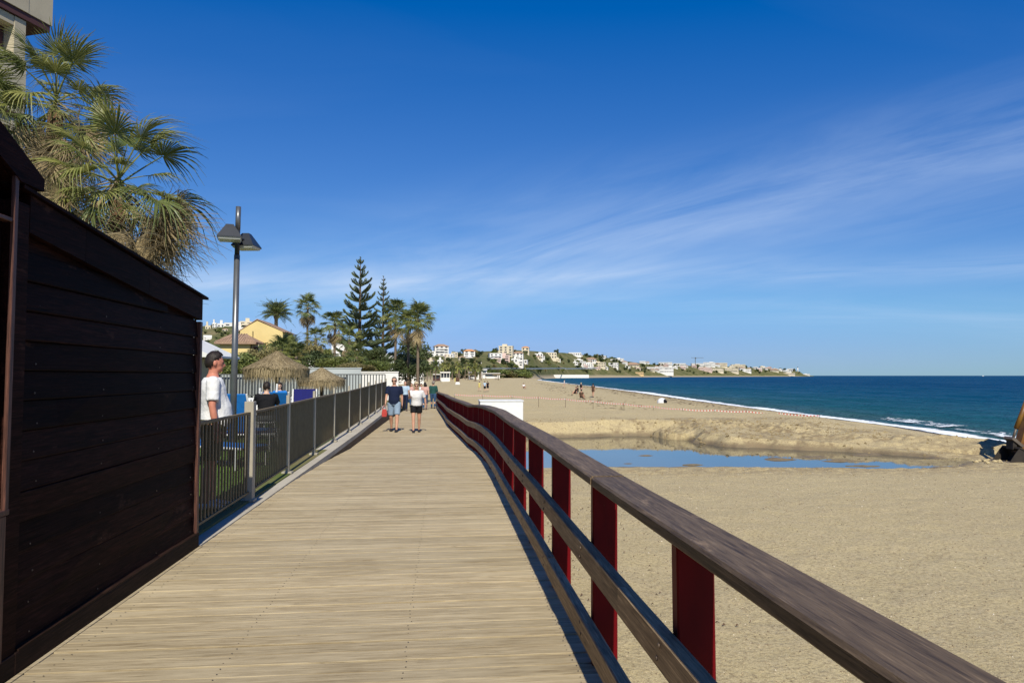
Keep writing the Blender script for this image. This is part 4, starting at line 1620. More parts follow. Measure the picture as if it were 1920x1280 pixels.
a, b, ap_ = atY(404, 641, YH), atY(482, 641, YH), atY(440, 624, YH)
rx0, rx1, rz0, rz1 = a.x - yc_.x, b.x - yc_.x, a.z, ap_.z
rxm = ap_.x - yc_.x
hr = MB().add([(rx0, -.5, rz0), (rx1, -.5, rz0), (rx1, 4.02, rz0), (rx0, 4.02, rz0), (rxm - .7, 2, rz1), (rxm + .7, 2, rz1), (rx0, -.5, rz0 - .22), (rx1, -.5, rz0 - .22), (rx1, 4.02, rz0 - .22), (rx0, 4.02, rz0 - .22)],
              [(0, 1, 5, 4), (1, 2, 5), (2, 3, 4, 5), (3, 0, 4), (0, 6, 7, 1), (1, 7, 8, 2), (3, 9, 6, 0), (6, 9, 8, 7)]).build('hip_roof', 'roof_tile', yh)
# rows of roof tiles as ridges on the front slope
tl = MB().tube([(0, 0, 0), (1, 0, 0)], .07, 5).mesh('roof_tile_row', 'roof_tile', True)
for k in range(15):
    u = (k + .5) / 15
    p0 = Vector((rx0 + (rx1 - rx0) * u, -.5, rz0 + .02))
    e = Vector((max(rxm - .7, min(rxm + .7, p0.x)), 2, rz1 + .02))
    d = e - p0
    o = link('roof_tile_row', tl, hr, p0)
    o.rotation_euler = d.to_track_quat('X', 'Z').to_euler()
    o.scale = (d.length, 1, 1)
part_box('chimney', 'yellow_wall', hr, (rxm + 1.0, 2.6, rz1 - .1), (.45, .45, .9))
yb(405, 484, 641.5, 645, -.45, -.05, 'eave_board', 'maroon_paint')

# white awning left of the yellow house
aw = thing('white_awning', 'white sloping awning roof showing left of the standing man', 'awning', (0, 0, 0))
AY = 30.0
a, b, c_ = atY(366, 638, AY), atY(424, 668, AY), atY(366, 668, AY)
MB().prism([(a.x - 2, a.z + .9), (b.x, b.z), (b.x, b.z - .08), (a.x - 2, c_.z - .05)], 'y', AY - 2, AY + 2).build('awning_sheet', 'awning_white', aw)
for k in range(3):
    u = (k + .5) / 3
    MB().prism([(a.x - 1 + 1.2 * k, a.z + .38 - .40 * k), (a.x - .85 + 1.2 * k, a.z + .33 - .40 * k), (a.x - .85 + 1.2 * k, a.z + .30 - .40 * k), (a.x - 1 + 1.2 * k, a.z + .33 - .40 * k)], 'y', AY - 2.06, AY - 2.01).build('awning_rib', 'panel_grey', aw)
part_box('support_wall', 'concrete_wall', aw, (a.x - 1.1, AY, (c_.z) / 2 - .02), (3.0, 3.6, c_.z - .15))

# white villa behind the palms
vl = atY(650, 690, 130)
vh = house('white villa with dark windows half hidden behind the palms and araucarias', (vl.x + 1, 130, .2), 15.5, 5.0, 8, 'white_wall', 'flat', R(6), seed=77, storeys=2)
part_box('terrace_wall', 'white_wall', vh, (6.5, -4, 1.0), (12, .3, 2.2))

# ------------------------------------------------------------------ concrete apartment block, upper left
ab = thing('apartment_block', 'beige concrete apartment block with maroon bands towering behind the palms', 'apartment block')
BY = 22.0
bc = atY(47, 100, BY)
ab.location = (bc.x, BY, 0)
ab.rotation_euler = (0, 0, R(-20))          # local: visible face runs along -Y from the corner and looks to +X
T = atY(48, 40, BY).z                       # underside of the top parapet
fl = 3.0
def abox(name, mat, x0, x1, y0, y1, z0, z1, par=None):
    return part_box(name, mat, par or ab, ((x0 + x1) / 2, (y0 + y1) / 2, (z0 + z1) / 2), (x1 - x0, y1 - y0, z1 - z0))


abox('wall', 'concrete_wall', -9, -.5, -10, -.01, 0, T)
for k in range(4):
    z = T - fl * k
    abox('pillar', 'concrete_wall', -.49, 0, -.36, 0, z - 1.2, z - .02)
    abox('pillar', 'concrete_wall', -.49, 0, -5.2, -4.2, z - 1.2, z - .02)
    abox('lintel', 'concrete_wall', -.49, -.02, -4.19, -.37, z - .30, z - .02)
    abox('sill_wall', 'concrete_wall', -.49, .03, -10, .03, z - 2.99, z - 1.21)
    wdw = abox('window', 'window_teal', -.47, -.42, -4.18, -.38, z - 1.2, z - .31)
    part_box('frame', 'maroon_paint', wdw, (.6, .47, 0), (1.6, .05, 1.0))
    part_box('frame', 'maroon_paint', wdw, (.6, 0, -.47), (1.6, .9, .06))
    part_box('frame', 'maroon_paint', wdw, (.6, .1, .03), (1.6, .03, .9))
    if k:
        abox('floor_band', 'maroon_paint', -.49, .05, -10, .05, z + .005, z + .12)
abox('soffit_band', 'maroon_paint', -9, .06, -10, .75, T, T + .22)
abox('parapet', 'concrete_wall', -9, .10, -10, -.01, T + .22, T + 1.25)
abox('parapet', 'concrete_wall', -1.6, .09, 0, .8, T + .22, T + 1.20)
for dy in (-1.2, -.5, .2, .7):
    MB().tube([(.0, dy, T + 1.2), (.0, dy, T + 1.42)], .02, 6).build('railing_post', 'screen_metal', ab)
MB().tube([(.0, -10, T + 1.42), (.0, .75, T + 1.42)], .025, 6).build('railing', 'screen_metal', ab)

# ------------------------------------------------------------------ houses and trees on the hills
HL = [
    # px, foot row, width px, height px, wall, roof, words
    (800, 668, 30, 9, 'white_wall', 'flat', 'long low white villa at the left end of the central hill'),
    (828, 667, 26, 18, 'white_wall', 'roof_tile', 'white villa with pinkish roof at the left of the central hill'),
    (852, 669, 12, 8, 'cream_wall', 'flat', 'small cream house between two villas on the central hill'),
    (880, 674, 21, 16, 'white_wall', 'orange_roof', 'white house with an orange roof and a dark veranda on the central hill'),
    (930, 676, 24, 13, 'white_wall', 'flat', 'bright white terraced house left of the pink block'),
    (948, 667, 26, 18, 'cream_wall', 'flat', 'tall cream block near the top of the central hill'),
    (945, 680, 22, 13, 'pink_wall', 'flat', 'pale pink apartment row on the central hill'),
    (971, 675, 20, 13, 'white_wall', 'roof_tile', 'white house with tiled roof and balconies right of the pink row'),
    (972, 686, 18, 9, 'white_wall', 'flat', 'white lower house at the foot of the central hill'),
    (985, 662, 14, 11, 'cream_wall', 'orange_roof', 'cream house with orange roof on the hill crest'),
    (1010, 673, 16, 10, 'white_wall', 'flat', 'white flat villa right of the round dark tree'),
    (1034, 672, 20, 11, 'cream_wall', 'flat', 'cream villa on the right shoulder of the central hill'),
    (1044, 677, 12, 4, 'cream_wall', 'flat', 'low cream garden house under the shoulder villa'),
    (1078, 667, 24, 6, 'white_wall', 'flat', 'thin white line of houses on the crest right of centre'),
    (1084, 680, 18, 6, 'white_wall', 'flat', 'white houses below the crest line'),
    (1108, 679, 20, 6, 'white_wall', 'roof_tile', 'white house with tiles at mid slope by the bay'),
    (1100, 688, 22, 7, 'white_wall', 'flat', 'white terrace house low by the bay'),
    (1124, 688, 22, 9, 'cream_wall', 'flat', 'cream terrace house low by the bay'),
    (1130, 672, 12, 5, 'white_wall', 'flat', 'small white villa under the crest'),
    (1150, 689, 18, 9, 'white_wall', 'flat', 'white stepped house right of the terraces'),
    (1162, 676, 16, 4, 'white_wall', 'flat', 'white crest house before the palms'),
    (1187, 688, 24, 5, 'cream_wall', 'roof_tile', 'long cream house with a brown roof by the bay'),
    (1205, 679, 12, 4, 'white_wall', 'flat', 'little white house on the far ridge'),
    (1238, 699, 50, 11, 'white_wall', 'flat', 'long bright white building with dark windows above the water'),
    (1248, 686, 26, 7, 'white_wall', 'flat', 'white block behind the long white building'),
    (1274, 687, 24, 6, 'white_wall', 'flat', 'white row right behind the long white building'),
    (1199, 703, 16, 5, 'orange_wall', 'flat', 'low sandy coloured hut at the waterline'),
    (1308, 688, 22, 7, 'white_wall', 'flat', 'white row of flats at the left of the far headland'),
    (1330, 687, 22, 8, 'white_wall', 'flat', 'white stepped flats on the far headland'),
    (1352, 688, 24, 8, 'cream_wall', 'flat', 'cream stepped flats on the far headland'),
    (1322, 696, 26, 7, 'pink_wall', 'flat', 'pale pink flats low on the far headland'),
    (1345, 697, 24, 7, 'cream_wall', 'flat', 'yellowish flats low on the far headland'),
    (1385, 691, 26, 8, 'cream_wall', 'flat', 'biggest cream hotel block on the far headland'),
    (1372, 698, 26, 8, 'cream_wall', 'flat', 'cream apartment row below the hotel block'),
    (1400, 698, 18, 6, 'white_wall', 'flat', 'white villa right below the hotel block'),
    (1436, 692, 12, 4, 'white_wall', 'flat', 'small white villa among trees on the headland'),
    (1452, 697, 16, 4, 'cream_wall', 'roof_tile', 'low brown roofed house on the headland'),
    (1476, 698, 16, 4, 'white_wall', 'flat', 'white house close to the lighthouse'),
    (1478, 703, 24, 4, 'cream_wall', 'flat', 'pale sea wall house under the lighthouse'),
    (1512, 703.4, 13, 2.4, 'white_wall', 'flat', 'white building at the very tip of the headland'),
    (400, 614, 7, 7, 'white_wall', 'flat', 'tiny white tower house on the left hill'),
    (412, 613, 12, 5, 'white_wall', 'flat', 'small white house left on the left hill'),
    (431, 609, 22, 5, 'white_wall', 'flat', 'long white villa along the crest of the left hill'),
    (459, 613, 20, 9, 'cream_wall', 'flat', 'dark windowed cream house on the left hill by the gable'),
    (388, 640, 14, 9, 'white_wall', 'flat', 'white house low on the left hill'),
    (388, 617, 9, 5, 'cream_wall', 'flat', 'pale house high at the left of the hill'),
    (420, 622, 10, 5, 'cream_wall', 'roof_tile', 'tile roofed house under the long crest villa'),
    (448, 622, 14, 6, 'white_wall', 'flat', 'white house below the dark windowed one'),
]
plain('orange_wall', (0.62, 0.44, 0.22), (0.54, 0.38, 0.19), .6, 0.85, 0.2)
for i, (px, py, wpx, hpx, wm, rf, words) in enumerate(HL):
    p, t_ = hill_at(px, py)
    k = p.y / F
    w, h = wpx * k, hpx * k
    face = math.atan2(p.x, p.y)
    house(words, (p.x, p.y, p.z - .2 * h * 0), w, h, min(w * .6, 30), wm, rf, -face * .8 + random.uniform(-.2, .2), seed=i, storeys=max(1, min(4, int(round(hpx / 4.5)))),
          winm='window_dark')

SHORT = [(h[0], h[1] - h[3] / 2, h[6].split(' with ')[0].split(' at ')[0].split(' on ')[0].split(' by ')[0].split(' near ')[0].split(' of ')[0].split(' right')[0].split(' left')[0].split(' between')[0].split(' below')[0].split(' behind')[0].split(' under')[0].split(' above')[0].split(' along')[0].split(' low by')[0]) for h in HL]


def beside(px, py):
    best = min(SHORT, key=lambda q: abs(q[0] - px) + 1.5 * abs(q[1] - py))
    dx, dy = px - best[0], py - best[1]
    side = ('right of' if dx > 0 else 'left of') if abs(dx) > 1.2 * abs(dy) else ('below' if dy > 0 else 'above')
    reg = 'left hill' if px < 600 else 'central hill' if px < 1005 else 'bay slope' if px < 1160 else 'low ridge' if px < 1300 else 'far headland'
    return '%s the %s, %s' % (side, best[2], reg)


rq = random.Random(77)
for px0, px1, n, w0, w1, words, grp in ((795, 1000, 14, 7, 13, 'small pale house in the crowd of houses on the central hill', 'small houses of the central hill'),
                                        (1005, 1200, 26, 5.5, 11, 'small pale house in the crowd on the slope by the bay', 'small houses of the bay slope'),
                                        (1200, 1490, 32, 5, 11, 'small pale house in the crowd on the low ridge and headland', 'small houses of the headland')):
    for i in range(n):
        px = rq.uniform(px0, px1)
        ridge = float(np.interp(px, HP[:, 0], HP[:, 4]))
        py = ridge + (min(697, ridge + 26) - ridge) * rq.random()
        p, t_ = hill_at(px, py)
        k = p.y / F
        wpx = rq.uniform(w0, w1)
        hpx = wpx * rq.uniform(.35, .6)
        wm, rf = rq.choice(('white_wall', 'white_wall', 'white_wall', 'cream_wall', 'pink_wall')), rq.choice(('flat', 'flat', 'roof_tile'))
        lab = 'small %s %s house %s' % (wm.split('_')[0], 'flat' if rf == 'flat' else 'tiled', beside(px, py))
        house(lab, p, wpx * k, hpx * k, wpx * k * .6, wm, rf, -math.atan2(p.x, p.y) * .8 + rq.uniform(-.4, .4), grp, seed=500 + i, storeys=rq.choice((1, 2)))

FAR_CROWN = [crown_mesh('crown', 11 + i, 420, 1, 1, ('tree_dark', 'shrub_green', 'tree_dark', 'shrub_olive')[i], .42, 7) for i in range(4)]
FAR_TRUNK = MB().tube([(0, 0, -1.6), (0, 0, .2)], [.12, .07], 6).mesh('trunk', 'bark')


def far_tree(p, s, kind, label, group, tall=1.0, name='tree'):
    t = thing(name, label, 'tree', p, random.uniform(0, 6.28), group)
    link('crown', FAR_CROWN[kind], t, (0, 0, s * 1.0), None, (s, s, s * .8 * tall))
    link('trunk', FAR_TRUNK, t, (0, 0, s * .9), None, (s, s, s * .62))
    return t


rh = random.Random(21)
cnt = 0
for px0, px1, py0, py1, n, spx0, spx1, words, grp in (
        (372, 470, 612, 660, 46, 3.5, 8, 'small tree or bush among the houses of the left hill', 'trees on the left hill'),
        (786, 1010, 661, 702, 95, 4.5, 11, 'tree among the villas of the central hill', 'trees on the central hill'),
        (1000, 1160, 662, 700, 65, 3.5, 8, 'tree on the slope between the hill and the bay', 'trees on the bay slope'),
        (1150, 1310, 676, 702, 46, 2.6, 6, 'tree on the low ridge above the water', 'trees on the low ridge'),
        (1300, 1500, 685, 701, 36, 2.2, 5, 'tree on the far headland', 'trees on the far headland')):
    for i in range(n):
        px, py = rh.uniform(px0, px1), rh.uniform(py0, py1)
        ridge = float(np.interp(px, HP[:, 0], HP[:, 4]))
        if py < ridge:
            py = ridge + rh.uniform(0, 3)
        p, t_ = hill_at(px, py)
        s = rh.uniform(spx0, spx1) * p.y / F / 1.5
        kd = rh.choice((0, 1, 2, 2, 3)) if px < 1160 else rh.choice((0, 2, 2, 1))
        big = s * F * 1.5 / p.y
        lab = '%s %s %s' % ('large' if big > (spx0 + spx1) / 2 else 'small', ('dark green tree', 'light green tree', 'dark green tree', 'olive tree')[kd], beside(px, py))
        far_tree(p - Vector((0, 0, s * .25)), s, kd, lab, grp, rh.uniform(.8, 1.3))

# lighthouse, crane
p, _ = hill_at(1496, 697)
lh = thing('lighthouse', 'slim white lighthouse near the tip of the far headland', 'lighthouse', p)
MB().tube([(0, 0, -4), (0, 0, 21)], [3.2, 2.4], 14).build('tower', 'white_wall', lh, True)
MB().tube([(0, 0, 21), (0, 0, 22)], [3.4, 3.4], 14).build('gallery', 'white_wall', lh)
MB().tube([(0, 0, 22), (0, 0, 25), (0, 0, 27)], [1.8, 1.8, .2], 12).build('lantern', 'window_dark', lh)
p, _ = hill_at(1304, 689)
cr = thing('tower_crane', 'thin grey tower crane among the white flats of the headland', 'crane', p)
part_box('mast', 'screen_metal', cr, (0, 0, 18), (1.6, 1.6, 40))
part_box('jib', 'screen_metal', cr, (8, 0, 36), (46, 1.0, 1.2))
part_box('cabin', 'screen_metal', cr, (1.5, -1, 34), (3, 2.4, 3))

# ------------------------------------------------------------------ beach bars, walls and palms at the head of the bay
wl_ = thing('white_seawall', 'long low white wall at the head of the bay beside the water', 'wall')
a, b = XY(1045, 940), XY(1117, 940)
part_box('wall_panel', 'white_wall', wl_, ((a + b) / 2, 985, .6), (b - a, 1.5, 4.6))
tw = thing('mural_wall', 'turquoise and white painted wall left of the white sea wall', 'wall')
plain('turquoise_paint', (0.12, 0.42, 0.40), (0.5, 0.62, 0.58), .09, 0.8, 0.2)
a, b = XY(1002, 940), XY(1044, 940)
part_box('wall_panel', 'turquoise_paint', tw, ((a + b) / 2, 980, .5), (b - a, 1.5, 4.4))
cb = thing('beach_hut', 'small white beach building left of the turquoise wall', 'hut')
a, b = XY(985, 900), XY(1000, 900)
part_box('wall', 'white_wall', cb, ((a + b) / 2, 900, .5), (b - a, 5, 3.6))
part_box('tower', 'white_wall', cb, (b - 1.2, 900, 2.4), (2.4, 4.6, 3.0))
rd = thing('coast_road_barrier', 'grey road barrier running along the foot of the green slope', 'barrier')
for i, (pa, pb) in enumerate(((895, 975), (985, 1060), (1060, 1120))):
    d0 = (470, 690, 1010)[i]
    d1 = (640, 1000, 1260)[i]
    A, B = atY(pa, 691, d0), atY(pb, 690, d1)
    dd = B - A
    o = part_box('barrier_length', 'panel_grey', rd, (A + B) / 2, (dd.length, 1.0, .9 + .4 * i))
    o.rotation_euler = dd.to_track_quat('X', 'Z').to_euler()

ki = thing('beach_kiosk', 'white beach kiosk with dark windows and a flat roof beyond the boardwalk', 'kiosk')
D_ = 240
a, b = atY(826, 712, D_), atY(843.5, 697, D_)
zg = float(sand_z(np.array([a.x]), np.array([float(D_)]))[0])
hh_, cxk = b.z - zg, (a.x + b.x) / 2
part_box('counter', 'white_wall', ki, (cxk, D_, zg + hh_ * .2), (b.x - a.x, 2.4, hh_ * .42))
part_box('roof', 'white_wall', ki, (cxk, D_, zg + hh_ * .95), (b.x - a.x + .4, 2.8, hh_ * .12))
part_box('interior', 'window_dark', ki, (cxk, D_ + .3, zg + hh_ * .62), (b.x - a.x - .5, 1.6, hh_ * .5))
for k in range(4):
    part_box('post', 'white_wall', ki, (a.x + .1 + (b.x - a.x - .2) * k / 3, D_ - 1.1, zg + hh_ * .65), (.14, .14, hh_ * .5))

CROWNS_FAR = []
for q in range(3):
    rr = random.Random(50 + q)
    m = MB()
    for i in range(34):
        el, az = R(rr.uniform(-50, 85)), rr.uniform(0, 6.28)
        d = Vector((math.cos(el) * math.cos(az), math.cos(el) * math.sin(az), math.sin(el)))
        sdv = d.cross(Vector((0, 0, 1)))
        sdv = sdv.normalized() if sdv.length > .01 else Vector((1, 0, 0))
        e = d * 1.5 + Vector((0, 0, -.35))
        m.add([d * .3 - sdv * .05, d * 1.0 - sdv * .3, e, d * 1.0 + sdv * .3, d * .3 + sdv * .05], [(0, 1, 2, 3, 4)])
    CROWNS_FAR.append(m.mesh('crown', 'palm_green' if q else 'palm_dark'))
TR_FAR = MB().tube([(0, 0, 0), (0, 0, 1)], [.16, .11], 7).mesh('trunk', 'palm_trunk')
rp_ = random.Random(8)
for i in range(34):
    px = rp_.uniform(790, 905)
    D_ = rp_.uniform(230, 420)
    x = XY(px, D_)
    zg = float(sand_z(np.array([x]), np.array([D_]))[0]) - .1
    top = atY(px, rp_.uniform(682, 696), D_).z
    h = max(3.2, top - zg)
    t = thing('beach_palm', 'small palm among the beach bars beyond the end of the boardwalk', 'palm', (x, D_, zg), rp_.uniform(0, 6), 'palms among the beach bars')
    link('trunk', TR_FAR, t, None, None, (1.2, 1.2, h))
    s = rp_.uniform(1.0, 1.6)
    link('crown', CROWNS_FAR[i % 3], t, (0, 0, h), None, (s, s, s))
for i in range(16):
    px = rp_.uniform(850, 950)
    D_ = rp_.uniform(250, 430)
    x = XY(px, D_)
    zg = float(sand_z(np.array([x]), np.array([D_]))[0])
    t = thing('straw_parasol', 'straw beach parasol in the rows before the beach bars', 'parasol', (x, D_, zg), 0, 'parasols before the beach bars')
    MB().tube([(0, 0, 0), (0, 0, 2.3)], .07, 6).build('pole', 'bark', t)
    MB().tube([(0, 0, 1.95), (0, 0, 2.75)], [1.5, .08], 12).build('canopy', 'thatch', t)
BARS = (('low white beach bar with a dark open front right of the kiosk', 878, 898, 706, 697, 330, 'white_wall'),
        ('long low white beach bar at the edge of the green slope', 905, 937, 705, 699, 430, 'white_wall'),
        ('small white beach bar with a box on its roof', 903, 913, 702, 692, 440, 'white_wall'),
        ('reddish brown beach bar left of the white kiosk', 812, 825, 711, 701, 260, 'maroon_paint'))
for words, p0, p1, pb, pt, D_, wm in BARS:
    a, b = atY(p0, pb, D_), atY(p1, pt, D_)
    zg = float(sand_z(np.array([a.x]), np.array([float(D_)]))[0])
    t = thing('beach_bar', words, 'beach bar', ((a.x + b.x) / 2, D_, zg))
    hb = b.z - zg
    w = b.x - a.x
    part_box('wall', wm, t, (0, 2, hb * .45), (w, 4, hb * .9))
    part_box('opening', 'window_dark', t, (0, -.03, hb * .55), (w * .7, .1, hb * .4))
    part_box('roof', 'white_wall', t, (0, 1.6, hb * .95), (w * 1.06, 5.2, hb * .1))
# green bank behind the bars
for i in range(26):
    px, D_ = rp_.uniform(792, 990), rp_.uniform(400, 540)
    x = XY(px, D_)
    t = thing('bank_bush', 'bush on the green bank behind the beach bars', 'bush', (x, D_, .3), rp_.uniform(0, 6), 'bushes on the bank behind the beach bars')
    s = rp_.uniform(2.5, 5.0)
    link('crown', FAR_CROWN[i % 4], t, (0, 0, s * .5), None, (s * 1.6, s, s * .8))
    link('trunk', FAR_TRUNK, t, (0, 0, s * .4), None, (s, s, s * .3))


# ------------------------------------------------------------------ people
def skin(name, c):
    return plain(name, c, tuple(x * .86 for x in c), 14, 0.5, 0.35)


skin('skin_tan', (0.50, 0.27, 0.18))
skin('skin_red', (0.52, 0.205, 0.135))
skin('skin_fair', (0.56, 0.35, 0.25))
for nm, c in (('cloth_white', (0.70, 0.70, 0.70)), ('cloth_navy', (0.012, 0.018, 0.045)), ('cloth_denim_pale', (0.24, 0.32, 0.42)), ('cloth_black', (0.012, 0.012, 0.014)),
              ('cloth_lightblue', (0.38, 0.50, 0.62)), ('cloth_jeans', (0.035, 0.075, 0.15)), ('cloth_green', (0.022, 0.075, 0.065)), ('cloth_olive', (0.07, 0.065, 0.035)),
              ('cloth_yellow', (0.55, 0.48, 0.16)), ('cloth_pink', (0.55, 0.33, 0.28)), ('cloth_blue', (0.02, 0.16, 0.50)), ('cloth_grey', (0.22, 0.23, 0.25)),
              ('cloth_red', (0.45, 0.03, 0.03)), ('cloth_blouse', (0.62, 0.61, 0.60)), ('cloth_brown', (0.10, 0.06, 0.04))):
    plain(nm, c, tuple(x * .84 for x in c), 5, 0.85, 0.12, bump=.55, bdist=.03)
plain('hair_dark', (0.022, 0.014, 0.010), (0.012, 0.008, 0.006), 40, 0.55, 0.3, bump=.6, stretch=(1, 1, .3))
plain('hair_grey', (0.24, 0.21, 0.18), (0.14, 0.12, 0.10), 40, 0.6, 0.3, bump=.6, stretch=(1, 1, .3))
plain('hair_blond', (0.50, 0.41, 0.27), (0.36, 0.28, 0.17), 40, 0.6, 0.3, bump=.6, stretch=(1, 1, .3))
plain('shoe_dark', (0.02, 0.02, 0.024), (0.014, 0.014, 0.016), 20, 0.6, 0.3)
plain('shoe_white', (0.6, 0.6, 0.6), (0.5, 0.5, 0.5), 20, 0.6, 0.3)
plain('lens_black', (0.006, 0.006, 0.008), (0.005, 0.005, 0.006), 5, 0.1, 0.5)
plain('lip', (0.33, 0.11, 0.085), (0.28, 0.09, 0.07), 9, 0.5, 0.3)


WORK = bpy.data.scenes.new('work')          # empty side scene, only to evaluate modifiers quickly


def fused(mb, name, mat, parent, voxel, smooth=4):
    """one continuous surface out of overlapping limbs"""
    me = mb.mesh(name, mat)
    bm = bmesh.new()
    bm.from_mesh(me)
    bmesh.ops.recalc_face_normals(bm, faces=bm.faces[:])
    bm.to_mesh(me)
    bm.free()
    o = bpy.data.objects.new('tmp', me)
    WORK.collection.objects.link(o)
    md = o.modifiers.new('r', 'REMESH')
    md.mode = 'VOXEL'
    md.voxel_size = voxel
    if smooth:
        ms = o.modifiers.new('s', 'SMOOTH')
        ms.factor = .5
        ms.iterations = smooth
    WORK.view_layers[0].update()
    dg = WORK.view_layers[0].depsgraph
    ev = o.evaluated_get(dg)
    res = bpy.data.meshes.new_from_object(ev, depsgraph=dg)
    res.name = name
    bpy.data.objects.remove(o)
    bpy.data.meshes.remove(me)
    res.materials.clear()
    res.materials.append(MATS[mat])
    res.polygons.foreach_set('use_smooth', [True] * len(res.polygons))
    return link(name, res, parent)


def person(label, loc, heading, H=1.75, top='cloth_white', bottom='cloth_navy', bottom_len='shorts', sk='skin_tan', hair='hair_dark', hair_len='short', shoes='shoe_dark',
           legs=((0, 0), (0, 0)), arms=((4, 8, 12), (4, 8, 12)), sleeve=.55, head=(0, 0), fat=1.0, belly=0.0, seated=False, lean=0.0, voxel=.014, detail=False,
           glasses=False, waist_drop=0.0, name='person', group=None, scale_w=1.0, bust=0.0, face=False):
    """local frame: faces +Y, right hand at +X, feet on z = 0"""
    t = thing(name, label, 'person', loc, heading, group)
    s = H / 1.75
    V = lambda x, y, z: Vector((x, y, z))
    hz = .92
    lm = Matrix.Rotation(-R(lean), 3, 'X')

    def up(p):                                  # lean of the upper body about the hips
        p = Vector(p)
        return lm @ (p - V(0, 0, hz)) + V(0, 0, hz)
    legp = []
    for sd, (a, k) in zip((-1, 1), legs):
        hip = V(sd * .092 * fat, 0, hz)
        d1 = V(0, math.sin(R(a)), -math.cos(R(a)))
        kn = hip + d1 * .44 + V(sd * .005, 0, 0)
        d2 = V(0, math.sin(R(a - k)), -math.cos(R(a - k)))
        an = kn + d2 * .41
        legp.append((hip, kn, an, d2))
    low = min(l[2].z for l in legp) - .075
    off = V(0, 0, -low)
    armp = []
    for sd, (a, b, e) in zip((-1, 1), arms):
        sh_ = up(V(sd * .185 * (0.6 + .4 * fat), -.01, 1.425))
        d1 = lm @ V(sd * math.sin(R(b)), math.sin(R(a)) * math.cos(R(b)), -math.cos(R(a)) * math.cos(R(b)))
        el = sh_ + d1 * .285
        d2 = lm @ V(sd * math.sin(R(b * .3)) * .9, math.sin(R(a + e)), -math.cos(R(a + e)))
        d2.normalize()
        wr = el + d2 * .25
        armp.append((sh_, el, wr, d2, sd))
    G = lambda p: (Vector(p) + off) * s
    gr = lambda *r: [(q[0] * s, q[1] * s) if isinstance(q, tuple) else q * s for q in r]

    body = MB()
    # trunk
    secs = [(.86, .13, .10), (.94, .158, .115), (1.02, .152, .112), (1.12, .145, .108), (1.24, .162, .118), (1.34, .175, .115), (1.42, .15, .095), (1.47, .085, .07), (1.50, .06, .06)]

    def torso(mb, z0, z1, inf, drop=0.0):
        pts, rad = [], []
        zs = [q for q in secs if z0 <= q[0] <= z1]
        for z, w, d in zs:
            bl = belly * math.exp(-((z - 1.06) / .13) ** 2)
            bs = bust * math.exp(-((z - 1.27) / .07) ** 2)
            pts.append(G(up(V(0, (bl + bs) * .5, z))))
            rad.append(((w * fat * scale_w + inf) * s, (d * (fat * .6 + .4) + inf + (bl + bs) * .5) * s))
        mb.tube(pts, rad, 16, flat=(1, 0, 0))
    torso(body, .86, 1.50, -.006)
    hy, hp_ = R(head[0]), R(head[1])
    hm = Matrix.Rotation(hy, 3, 'Z') @ Matrix.Rotation(hp_, 3, 'X')
    nk = V(0, .005, 1.50)

    def hd(p):
        return G(up(hm @ (Vector(p) - nk) + nk))
    hrot = lm @ hm
    body.tube([G(up(V(0, -.005, 1.44))), hd((0, .01, 1.56))], gr(.058, .056), 12)
    hw = .076 * (1 + .25 * (fat - 1))
    body.ell(hd((0, .008, 1.645)), (hw * s, .096 * s, .108 * s), hrot)
    body.ell(hd((0, .042, 1.578)), (.058 * s * (1 + .4 * (fat - 1)), .058 * s, .052 * s), hrot)
    body.ell(hd((0, .108, 1.614)), (.017 * s, .026 * s, .022 * s), hrot)
    body.ell(hd((0, .098, 1.632)), (.012 * s, .02 * s, .026 * s), hrot)
    body.ell(hd((0, .092, 1.655)), (.05 * s, .014 * s, .012 * s), hrot)
    body.ell(hd((0, .088, 1.55)), (.022 * s, .018 * s, .016 * s), hrot)
    body.ell(hd((0, .092, 1.588)), (.026 * s, .012 * s, .012 * s), hrot)
    for sd in (-1, 1):
        body.ell(hd((sd * (hw + .004), -.002, 1.63)), (.011 * s, .022 * s, .032 * s), hrot)
    # legs
    for hip, kn, an, d2 in legp:
        cf = kn + (an - kn) * .32 + V(0, -.018, 0)
        body.tube([G(hip + V(0, 0, .03)), G(hip + (kn - hip) * .45), G(kn), G(cf), G(kn + (an - kn) * .7), G(an)], gr(.088 * fat, .074 * fat, .055 * fat ** .5, .056 * fat ** .5, .042, .036), 12)
        ft = V(0, math.cos(0), 0)
        body.tube([G(an + V(0, -.045, -.045)), G(an + V(0, .03, -.04)), G(an + V(0, .13, -.055)), G(an + V(0, .185, -.06))], gr((.034, .03), (.038, .034), (.042, .022), (.03, .014)), 10, flat=(1, 0, 0))
    # arms and hands
    for sh_, el, wr, d2, sd in armp:
        body.tube([G(sh_), G(sh_ + (el - sh_) * .45), G(el), G(el + (wr - el) * .35), G(wr)], gr(.056 * (.5 + .5 * fat), .048 * (.5 + .5 * fat), .039, .040, .027), 10)
        pal = wr + d2 * .055
        sdv = (lm @ V(0, 1, 0))
        sdv = (sdv - d2 * sdv.dot(d2)).normalized()
        body.tube([G(wr - d2 * .01), G(wr + d2 * .03), G(wr + d2 * .085)], gr((.024, .026), (.021, .038), (.017, .040)), 10, flat=d2.cross(sdv))
        inn = d2.cross(sdv) * (sd)
        for q, (o_, ln) in enumerate(((-.029, .062), (-.010, .078), (.010, .083), (.029, .073))):
            b0 = wr + d2 * .082 + sdv * o_
            cur = inn * (-.012 - .010 * q * .4)
            body.tube([G(b0 - d2 * .015), G(b0 + d2 * ln * .5 + cur * .4), G(b0 + d2 * ln * .95 + cur * 2.2)], gr(.0095, .0088, .0070), 7)
        b0 = wr + d2 * .03 + sdv * .036
